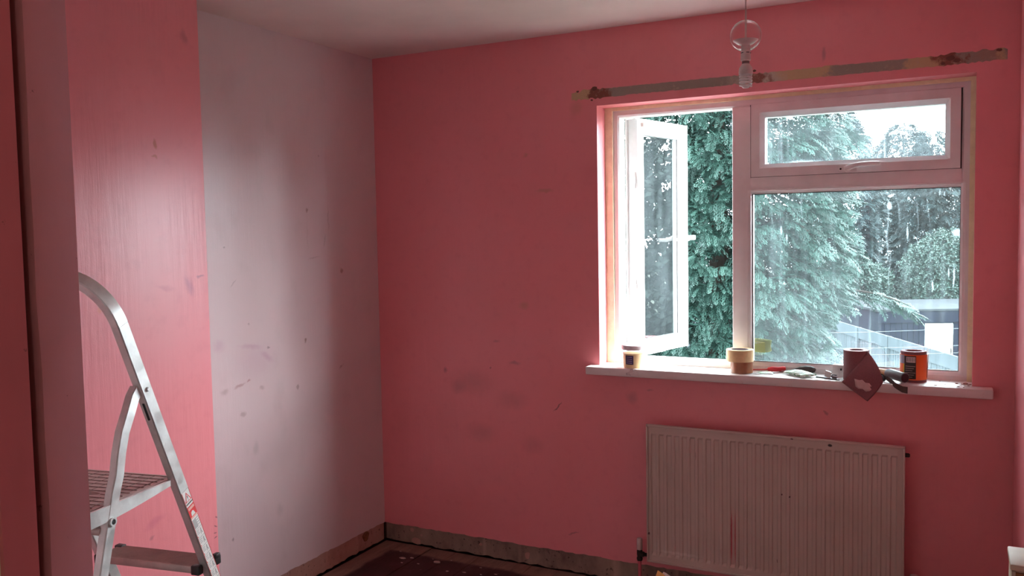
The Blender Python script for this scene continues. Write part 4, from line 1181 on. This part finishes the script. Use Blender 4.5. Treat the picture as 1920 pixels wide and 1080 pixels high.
# cream wooden unit at the right edge
cb = tag(empty('cream_cabinet', (2.705, -1.53, 0)), 'narrow cream painted wooden cabinet with brown front against the right wall', 'cabinet')
M_cream = simple('cream_paint', (.66, .56, .40), .55, 0, .08, 12)
M_brn = simple('brown_panel', (.34, .17, .06), .6, 0, .15, 10)
X0, X1, Y0, Y1 = 2.6635, XR - .002, -1.64, -1.53
at_parent(box('cabinet_body', X0 + .003, X1, Y0 + .006, Y1, 0, .872, M_cream, bev=.002), cb)
at_parent(box('cabinet_top', X0, X1, Y0, Y1 + .002, .872, .884, M_cream, bev=.003), cb)
at_parent(box('front_panel', X0 + .010, X1 - .004, Y0 + .001, Y0 + .008, .03, .868, M_brn), cb)
at_parent(box('front_stile', X0 + .003, X0 + .0095, Y0 - .001, Y0 + .009, .0, .871, M_cream), cb)

# torn cardboard packet in the foreground (only its corner shows)
pk = tag(empty('cardboard_packet', (2.03, -1.87, 0)), 'bright orange cardboard carton with torn white edge at the bottom of the picture', 'box')
q = Matrix.Translation((2.012, -1.80, 0)) @ Matrix.Rotation(math.radians(27.3), 4, 'Z')
M_ocard = simple('orange_card', (.92, .55, .18), .5)
at_parent(box('carton_body', -.08, .12, -.14, -.035, 0, .765, M_ocard, None, mtx=q), pk)
def flap(name, pts, off, mat):
    A = [q @ Vector((x, (z - .8225) * 1.1 - off, z)) for x, z in pts]; B = [v + Vector((.0005, -.0008, -.0016)) for v in A]; n = len(A)
    fs = [tuple(range(n)), tuple(range(2 * n - 1, n - 1, -1))] + [(i, i + n, (i + 1) % n + n, (i + 1) % n) for i in range(n)]
    at_parent(mesh_obj(name, A + B, fs, mat), pk)
flap('open_flap', [(-.044, .765), (-.0075, .812), (0, .8225), (.004, .8205), (.011, .8165), (.07, .765)], 0, M_ocard)
flap('torn_white_edge', [(.008, .810), (.0095, .8175), (.012, .8195), (.017, .8175), (.030, .8105), (.10, .765), (.05, .765)], -.002, simple('torn_white_edge', (.88, .86, .82), .7))

# ---------------------------------------------------------------- garden (ground is one storey down)
GZ = -2.7
M_grass = simple('lawn', (.015, .03, .012), .9, 0, .4, 2, .4, 30)
gd = struct(mesh_obj('ground', [(-60, .6, GZ), (70, .6, GZ), (70, 90, GZ), (-60, 90, GZ)], [(0, 1, 2, 3)], M_grass))
M_fence = NT('weathered_fence_timber'); _c = M_fence.coord()
_k = M_fence.ramp(M_fence.noise(M_fence.mapping(_c, scale=(14, 14, .8)), 1, 4, .6), [(0.3, (.024, .029, .033)), (.7, (.042, .050, .056))])
M_fence.pbr(_k, .9, 0, None, .1); M_fence = M_fence.m
def fence(name, label, a, b, top, hgt=1.8, post_step=1.85, board=.125):
    a = Vector((a[0], a[1], 0)); b = Vector((b[0], b[1], 0)); L = (b - a).length; ang = math.atan2((b - a).y, (b - a).x)
    e = tag(empty(name, (a.x, a.y, GZ), ang), label, 'fence')
    bm = bmesh.new(); box_bm(bm, 0, board - .012, -.010, .010, .0, hgt - .10); me = bpy.data.meshes.new('fence_board'); bmesh.ops.recalc_face_normals(bm, faces=bm.faces); bm.to_mesh(me); bm.free(); me.materials.append(M_fence)
    k = 0; x = 0.0; r_ = random.Random(2)
    while x < L - board * .5 and k < 290:
        o = bpy.data.objects.new('fence_board', me); COL.objects.link(o); o.parent = e; o.location = (x, r_.uniform(-.004, .004), r_.uniform(-.02, .0)); x += board; k += 1
    bm = bmesh.new(); box_bm(bm, 0, L, -.052, -.012, hgt - .27, hgt); from_bm('top_rail', bm, M_fence, e)
    bm = bmesh.new(); box_bm(bm, 0, L, -.045, -.012, .9, 1.0); from_bm('middle_rail', bm, M_fence, e)
    x = 0.05
    while x < L:
        box('fence_post', x - .05, x + .05, -.075, .045, 0, hgt - .01, M_fence, e); x += post_step
    return e
fence('garden_fence', 'long grey board fence running from the garden corner towards the house', (-.45, 20.9), (4.0, 11.5), -.9)
fence('back_fence', 'grey board fence across the end of the garden behind the conifer', (-9.0, 16.8), (-.50, 20.8), -.9)
# shed
M_navyw = NT('navy_shed_boards'); _c = M_navyw.coord()
_k = M_navyw.ramp(M_navyw.noise(M_navyw.mapping(_c, scale=(6, 6, .6)), 1, 5, .65), [(0.3, (.0015, .0019, .0052)), (.62, (.003, .004, .0100)), (.75, (.010, .012, .017))])
M_navyw.pbr(_k, .8, 0, None, .1); M_navyw = M_navyw.m
M_felt = simple('pale_roof_felt', (.018, .019, .021), .95, 0, .2, 3, spec=.05)
M_door = simple('white_shed_door', (.40, .41, .42), .5)
shp = Vector((.64, 21.3, GZ)); sa = math.atan2(.95, 2.0)
shed = tag(empty('navy_shed', shp, sa), 'navy boarded flat roofed shed with a white door behind the grey fence', 'shed')
SHH = 2.0; SHW = 6.5; SHD = 3.0
sw = box('shed_walls', .02, SHW, .05, SHD, 0, SHH - .02, M_navyw, shed)
bw2 = .15; x = 0.0; me = None
while x < SHW - .01:
    if not (1.18 < x + bw2 * .5 < 1.93):
        if me is None:
            o = box('wall_board', 0, bw2 - .008, 0, .045, 0, SHH - .30, M_navyw, shed); me = o.data
        else:
            o = bpy.data.objects.new('wall_board', me); COL.objects.link(o); o.parent = shed
        o.location = (x, rnd.uniform(-.004, .004), 0)
    x += bw2
box('fascia', -.03, SHW + .05, -.03, .04, SHH - .31, SHH, M_navyw, shed)
box('roof_felt', -.08, SHW + .1, -.06, SHD + .1, SHH, SHH + .05, M_felt, shed)
d_ = box('door', 1.20, 1.93, -.005, .04, 0, SHH - .34, M_door, shed)
o = box('door_handle', 1.86, 1.89, -.05, -.005, .85, 1.0, M_blackmetal, shed)
# washing line
M_line = simple('pale_nylon_line', (.035, .04, .043), .5)
M_peg = simple('turquoise_peg', (.005, .08, .09), .4)
wline = tag(empty('washing_line', (.9, 10.5, GZ)), 'pale washing lines stretched across the garden in front of the grey fence', 'washing line')
def wl_p(x, z, dy=0): return Vector((x, 10.9 + .35 * (x - .2) + dy, z))
for (z0_, z1_, dy) in ((-.33, -.20, 0), (-.45, -.36, .25), (-.62, -.70, -.25), (-.15, .05, .4)):
    pts = [wl_p(-2.2 + 7.0 * i / 12, z0_ + (z1_ - z0_) * i / 12 - .12 * math.sin(PI * i / 12), dy) for i in range(13)]
    at_parent(tube('line', pts, .0035, M_line, None, 5), wline)
for x in (-2.2, 4.8):
    at_parent(tube('line_post', [wl_p(x, GZ, .0), wl_p(x, .15, .0)], .035, M_felt, None, 8), wline)
    at_parent(tube('cross_arm', [wl_p(x, -.2, -.45), wl_p(x, -.2, .5)], .02, M_felt, None, 8), wline)
for i, x in enumerate((.02, .05, .22, .50, .53, .78, 1.0)):
    z = -.36 - .12
    o = box('clothes_peg', x - .008, x + .008, wl_p(x, 0).y - .01, wl_p(x, 0).y + .01, z - .03, z + .06, M_peg)
    tag(o, 'turquoise clothes peg clipped on the washing line in the garden', 'clothes peg', 'turquoise pegs on the washing line')
t = NT('yellow_translucent_paper'); a1 = t.n('ShaderNodeBsdfTranslucent'); a1.inputs['Color'].default_value = (.115, .112, .062, 1); a2 = t.n('ShaderNodeBsdfDiffuse'); a2.inputs['Color'].default_value = (.7, .68, .3, 1)
mm = t.n('ShaderNodeMixShader'); mm.inputs[0].default_value = .3; t.l(a1.outputs[0], mm.inputs[1]); t.l(a2.outputs[0], mm.inputs[2]); t.l(mm.outputs[0], t.out.inputs['Surface'])
o = prism('yellow_sticker', [(1.811, 1.026), (1.845, 1.024), (1.870, 1.028), (1.881, 1.034), (1.876, 1.052), (1.880, 1.078), (1.848, 1.082), (1.811, 1.084)], .1335, .1340, t.m)
tag(o, 'faded yellow paper stuck on the outside of the large pane, bottom left corner', 'sticker')

# foliage ---------------------------------------------------------------
def leaf_mat(name, a, b, rough=.6):
    t = NT(name); co = t.coord()
    f = t.noise(co, 1.7, 4, .7)
    c = t.ramp(f, [(0.3, a), (0.72, b)])
    c = t.mix(t.mr(t.noise(co, 14, 3), .55, .75, 0, .5), c, tuple(min(1, x * 1.6) for x in b))
    t.pbr(c, rough, 0, None, .25)
    return t.m
def spray_template(rs, nb=6, subs=(.4, .75), w=1.0):
    """flat drooping conifer spray along +x, length 1: feathered branchlets each with side tips"""
    V = []; Fc = []
    def blade(p, q, ww):
        p = np.array(p); q = np.array(q); d = q - p; n_ = np.array([-d[1], d[0], 0]); n_ = n_ / (np.linalg.norm(n_) + 1e-9) * w * ww
        i = len(V); m = p + d * .45
        V.extend([p, m + n_, q, m - n_]); Fc.append((i, i + 1, i + 2, i + 3))
    def droop(x, y): return -.30 * x * x - .25 * y * y
    blade((0, 0, 0), (1, 0, droop(1, 0)), .03)
    for k in range(nb):
        x = .10 + .84 * k / nb; L = .42 * (1 - .55 * x) * rs.uniform(.8, 1.2)
        for sd in (-1, 1):
            a = rs.uniform(.6, .95); ex = x + L * math.cos(a); ey = sd * L * math.sin(a)
            blade((x, 0, droop(x, 0)), (ex, ey, droop(ex, ey)), .035)
            for m in subs:
                px, py = x + L * math.cos(a) * m, sd * L * math.sin(a) * m
                l2 = L * .42
                for a2 in (a - .6, a + .6):
                    qx, qy = px + l2 * math.cos(a2), py + sd * l2 * math.sin(a2)
                    blade((px, py, droop(px, py)), (qx, qy, droop(qx, qy) - .03), .028)
    return np.array(V), np.array(Fc)
def build_cloud(name, pos, dirs, sizes, mat, parent, tmpl, seed=0, roll=.9):
    r_ = np.random.RandomState(seed); n = len(pos); V, Fc = tmpl
    up = np.array([0, 0, 1.0])
    d = dirs / np.linalg.norm(dirs, axis=1)[:, None]
    sd = np.cross(np.tile(up, (n, 1)), d); sd /= (np.linalg.norm(sd, axis=1)[:, None] + 1e-9)
    nn = np.cross(d, sd)
    ra = r_.uniform(-roll, roll, n); c, s_ = np.cos(ra)[:, None], np.sin(ra)[:, None]
    sd2 = sd * c + nn * s_; nn2 = -sd * s_ + nn * c
    P = pos[:, None, :] + sizes[:, None, None] * (V[None, :, 0, None] * d[:, None, :] + V[None, :, 1, None] * sd2[:, None, :] + V[None, :, 2, None] * nn2[:, None, :])
    P = P.reshape(-1, 3)
    Fa = (Fc[None] + (np.arange(n) * len(V))[:, None, None]).reshape(-1, 4)
    me = bpy.data.meshes.new(name)
    me.vertices.add(len(P)); me.vertices.foreach_set('co', P.astype(np.float32).ravel())
    me.loops.add(Fa.size); me.loops.foreach_set('vertex_index', Fa.astype(np.int32).ravel())
    me.polygons.add(len(Fa)); me.polygons.foreach_set('loop_start', (np.arange(len(Fa)) * 4).astype(np.int32))
    me.polygons.foreach_set('loop_total', np.full(len(Fa), 4, np.int32))
    me.update(calc_edges=True); me.validate()
    o = link_mesh(name, me, mat, parent, False, 'stuff')
    return o
SPR = spray_template(random.Random(3), 6, (.4, .75), .72)
SPF = spray_template(random.Random(6), 5, (), 1.5)
def crown_points(n, prof, seed, inner=.62, lobes=9, amp=.16):
    """points in a crown whose silhouette radius follows prof[(z, r)]"""
    r_ = np.random.RandomState(seed)
    zs = np.array([p[0] for p in prof]); rs_ = np.array([p[1] for p in prof])
    zz = r_.uniform(zs[0], zs[-1], n * 3); rad = np.interp(zz, zs, rs_)
    keep = r_.rand(n * 3) < rad / rad.max(); zz = zz[keep][:n]; rad = rad[keep][:n]
    th = r_.uniform(0, 2 * PI, len(zz))
    lob = 1 + amp * np.sin(th * 3 + zz * 2.1 + seed) * np.cos(zz * 3.3 + th * 2) + amp * .6 * np.sin(zz * 7 + th * 5)
    f = inner + (1 - inner) * r_.rand(len(zz)) ** .6
    R0 = rad * lob * f
    p = np.stack([R0 * np.cos(th), R0 * np.sin(th), zz], 1)
    d = np.stack([np.cos(th), np.sin(th), r_.uniform(-.55, .25, len(zz))], 1) + r_.normal(0, .25, (len(zz), 3))
    return p, d, f
def tree(name, label, x, y, prof, n, size, mat, seed, trunk_r=.14, tmpl=None, inner=.62, amp=.16, base=GZ, cat='tree', roll=.9):
    e = tag(empty(name, (x, y, base)), label, cat)
    p, d, f = crown_points(n, [(z - base, r) for z, r in prof], seed, inner, amp=amp)
    r_ = np.random.RandomState(seed + 1)
    build_cloud('foliage', p, d, r_.uniform(.7, 1.25, len(p)) * size, mat, e, tmpl or SPR, seed, roll)
    top = prof[-1][0] - base
    tube('trunk', [(0, 0, 0), (.05, .03, top * .4), (0, .05, top * .93)], [trunk_r, trunk_r * .7, trunk_r * .15], M_bark, e, 8)
    return e
M_bark = simple('bark', (.014, .011, .009), .95, spec=.1)
M_near = leaf_mat('near_conifer_leaf', (.0032, .0115, .0088), (.0115, .034, .0255))
M_mid = leaf_mat('mid_conifer_leaf', (.016, .034, .028), (.040, .072, .052))
M_far = leaf_mat('far_tree_leaf', (.005, .011, .012), (.012, .021, .021))
M_bush = leaf_mat('laurel_leaf', (.005, .013, .0105), (.016, .031, .023))
nt = tree('near_conifer', 'large feathery blue green conifer close outside the open window', .10, 6.2,
     [(-1.8, .35), (-1.0, .60), (-.3, .80), (.3, 1.05), (.8, 1.25), (1.4, 1.38), (2.6, 1.38), (3.6, 1.2), (5.0, .8), (6.4, .1)], 9600, .215, M_near, 5, .16, inner=.76, amp=.10)
ip, idr, _f = crown_points(5000, [(.9, .3), (2.4, .65), (3.5, 1.0), (5.3, .95), (6.5, .8), (8.0, .4)], 77, .2, amp=.05)
build_cloud('inner_foliage', ip, idr, np.random.RandomState(3).uniform(.22, .36, len(ip)), M_near, nt, SPF, 8)
# long outer boughs
r6 = random.Random(9)
bpos = []; bdir = []; bs = []
for (ax_, az, r0, r1, dz) in ((.40, .72, .5, 2.15, .30), (.1, 1.3, .6, 1.45, .25), (-.35, .30, .4, 1.25, .35), (-.6, 1.5, .6, 1.45, .3), (-1.0, .9, .5, 1.4, .3), (.2, 2.4, .5, 1.5, .1), (-.9, .0, .4, 1.1, .4), (.6, .75, .5, 1.5, .3)):
    pts = []
    for i in range(9):
        f = i / 8; r = r0 + (r1 - r0) * f
        pts.append((r * math.cos(ax_), r * math.sin(ax_), az - GZ + .25 * math.sin(f * 2) - dz * f * f))
    tube('bough', pts, [.016 * (1 - .8 * i / 8) + .003 for i in range(9)], M_bark, nt, 6)
    for i in range(90):
        f = r6.random(); r = r0 + (r1 - r0) * f; k = r6.uniform(-.16, .16) * (1.2 - f)
        bpos.append((r * math.cos(ax_) - k * math.sin(ax_), r * math.sin(ax_) + k * math.cos(ax_), az - GZ + .25 * math.sin(f * 2) - dz * f * f - r6.uniform(0, .10)))
        bdir.append((math.cos(ax_) * 1.0 + r6.uniform(-.4, .4), math.sin(ax_) + r6.uniform(-.4, .4), r6.uniform(-.8, .1))); bs.append(r6.uniform(.16, .27))
build_cloud('bough_foliage', np.array(bpos), np.array(bdir), np.array(bs), M_near, nt, SPR, 4)
# leafy template for broadleaf hedges: a twig with a few leaves
def twig_template(rs):
    V = []; Fc = []
    for k in range(9):
        x = k / 9; a = rs.uniform(0, 6.28); L = .32; w = .10
        p = np.array([x, 0, 0]); d = np.array([.5, math.cos(a) * .8, math.sin(a) * .8]); d /= np.linalg.norm(d)
        s = np.cross(d, [rs.random(), rs.random(), rs.random() + .2]); s /= np.linalg.norm(s)
        i = len(V); V.extend([p, p + d * L * .5 + s * w, p + d * L, p + d * L * .5 - s * w]); Fc.append((i, i + 1, i + 2, i + 3))
    return np.array(V), np.array(Fc)
TWG = twig_template(random.Random(8))
bg = [
    ('dark_conifer', 'farthest dark conifer filling the gap between the two nearer dark conifers', .2, 39.0, [(-2, 1.6), (0, 1.9), (2.5, 1.7), (4.6, 1.2), (6.2, .15)], 9000, .40, M_far, 27, SPF),
    ('dark_conifer', 'tall dark blue conifer right of the near conifer beyond the shed', -1.4, 30.0, [(-2, 1.0), (0, 1.4), (2.5, 1.3), (4.5, .9), (6.2, .15)], 6500, .38, M_far, 21, SPF),
    ('dark_conifer', 'middle dark conifer above the shed roof with a pointed hazy top', 1.5, 33.6, [(-2, 1.0), (0, 1.4), (2.5, 1.3), (4.0, .9), (5.2, .15)], 6500, .38, M_far, 22, SPF),
    ('garden_tree', 'lower rounded tree behind the shed at the right of the window', 6.0, 32.6, [(-2, 1.0), (0, 1.5), (1.6, 1.4), (2.6, .8), (3.1, .2)], 6000, .34, M_far, 23, TWG),
    ('garden_tree', 'hazy tall tree showing through the left of the fanlight', -6.4, 32.0, [(-2, 1.2), (0, 1.7), (3, 1.7), (5, 1.2), (6.8, .2)], 6000, .5, M_far, 24, SPF),
]
for (nm, lbl, x, y, pr, n, sz, mt, sd, tp) in bg:
    tree(nm, lbl, x, y, pr, n, sz, mt, sd, .2, tp)
tree('laurel_bush', 'broad green leafy bush just behind the shed roof, right side', 2.2, 27.4, [(-2.4, 1.0), (-1, 1.3), (.2, 1.3), (1.0, .9), (1.4, .2)], 7000, .21, M_bush, 31, .08, TWG, .6, cat='bush')
tree('laurel_bush', 'darker leafy bush behind the shed roof beside the near conifer', -.6, 26.4, [(-2.4, 1.0), (-1, 1.15), (.0, 1.2), (.55, .3)], 5500, .21, M_bush, 32, .08, TWG, .6, cat='bush')
tree('laurel_bush', 'leafy bush right of the broad one, cut off by the window frame', 5.7, 28.8, [(-2.4, 1.2), (-1, 1.4), (.6, 1.3), (1.6, .3)], 4500, .22, M_bush, 33, .08, TWG, .6, cat='bush')
# trees further right and left, reflected in the open casement
for i, (x, y, h, r) in enumerate(((12.0, 18.6, 3.4, 1.5), (16.6, 15.8, 4.0, 1.7), (20.4, 13.2, 3.2, 1.7), (24.5, 10.5, 4.2, 1.8), (10.5, 27.5, 2.0, 1.7), (15.5, 25, 4.2, 1.9), (-7.5, 25.5, 3.0, 1.8), (-13.0, 23.5, 2.2, 2.0), (-5.0, 11.0, 2.6, 1.6))):
    lbl = ['rounded hedge tree reflected in the open casement, nearest of the row', 'taller hedge tree second in the row right of the garden', 'low hedge tree third in the row right of the garden', 'broadest tree at the far right end of the garden row', 'green tree right of the shed beyond the window frame',
           'tall tree behind the hedge row at the right', 'tree behind the back fence, left of the hazy one', 'broad tree at the far left behind the back fence', 'tree left of the near conifer inside the back fence'][i]
    tree('hedge_tree', lbl, x, y, [(-2.6, r * .6), (-1.2, r), (h * .5, r * .9), (h * .85, r * .5), (h + .6, .1)], 2600, .6, M_bush if i % 2 else M_far, 50 + i, .15, TWG if i % 2 else SPF)
gar = tag(empty('low_outbuilding', (9.6, 12.4, GZ), math.radians(-35)), 'low pale blue outbuilding with a red tiled roof edge right of the garden', 'building')
box('wall', -3.5, 3.5, 0, 2.5, 0, 1.55, simple('pale_blue_render', (.13, .22, .25), .8), gar)
for i in range(4):
    box('roof_course', -3.6, 3.6, -.10 + i * .22, .18 + i * .22, 1.52 + i * .09, 1.60 + i * .09, simple('red_roof_tile', (.26, .08, .08), .8), gar)

for ob in bpy.data.objects:
    if ob.type == 'MESH' and ob.name.startswith('tmp'): pass
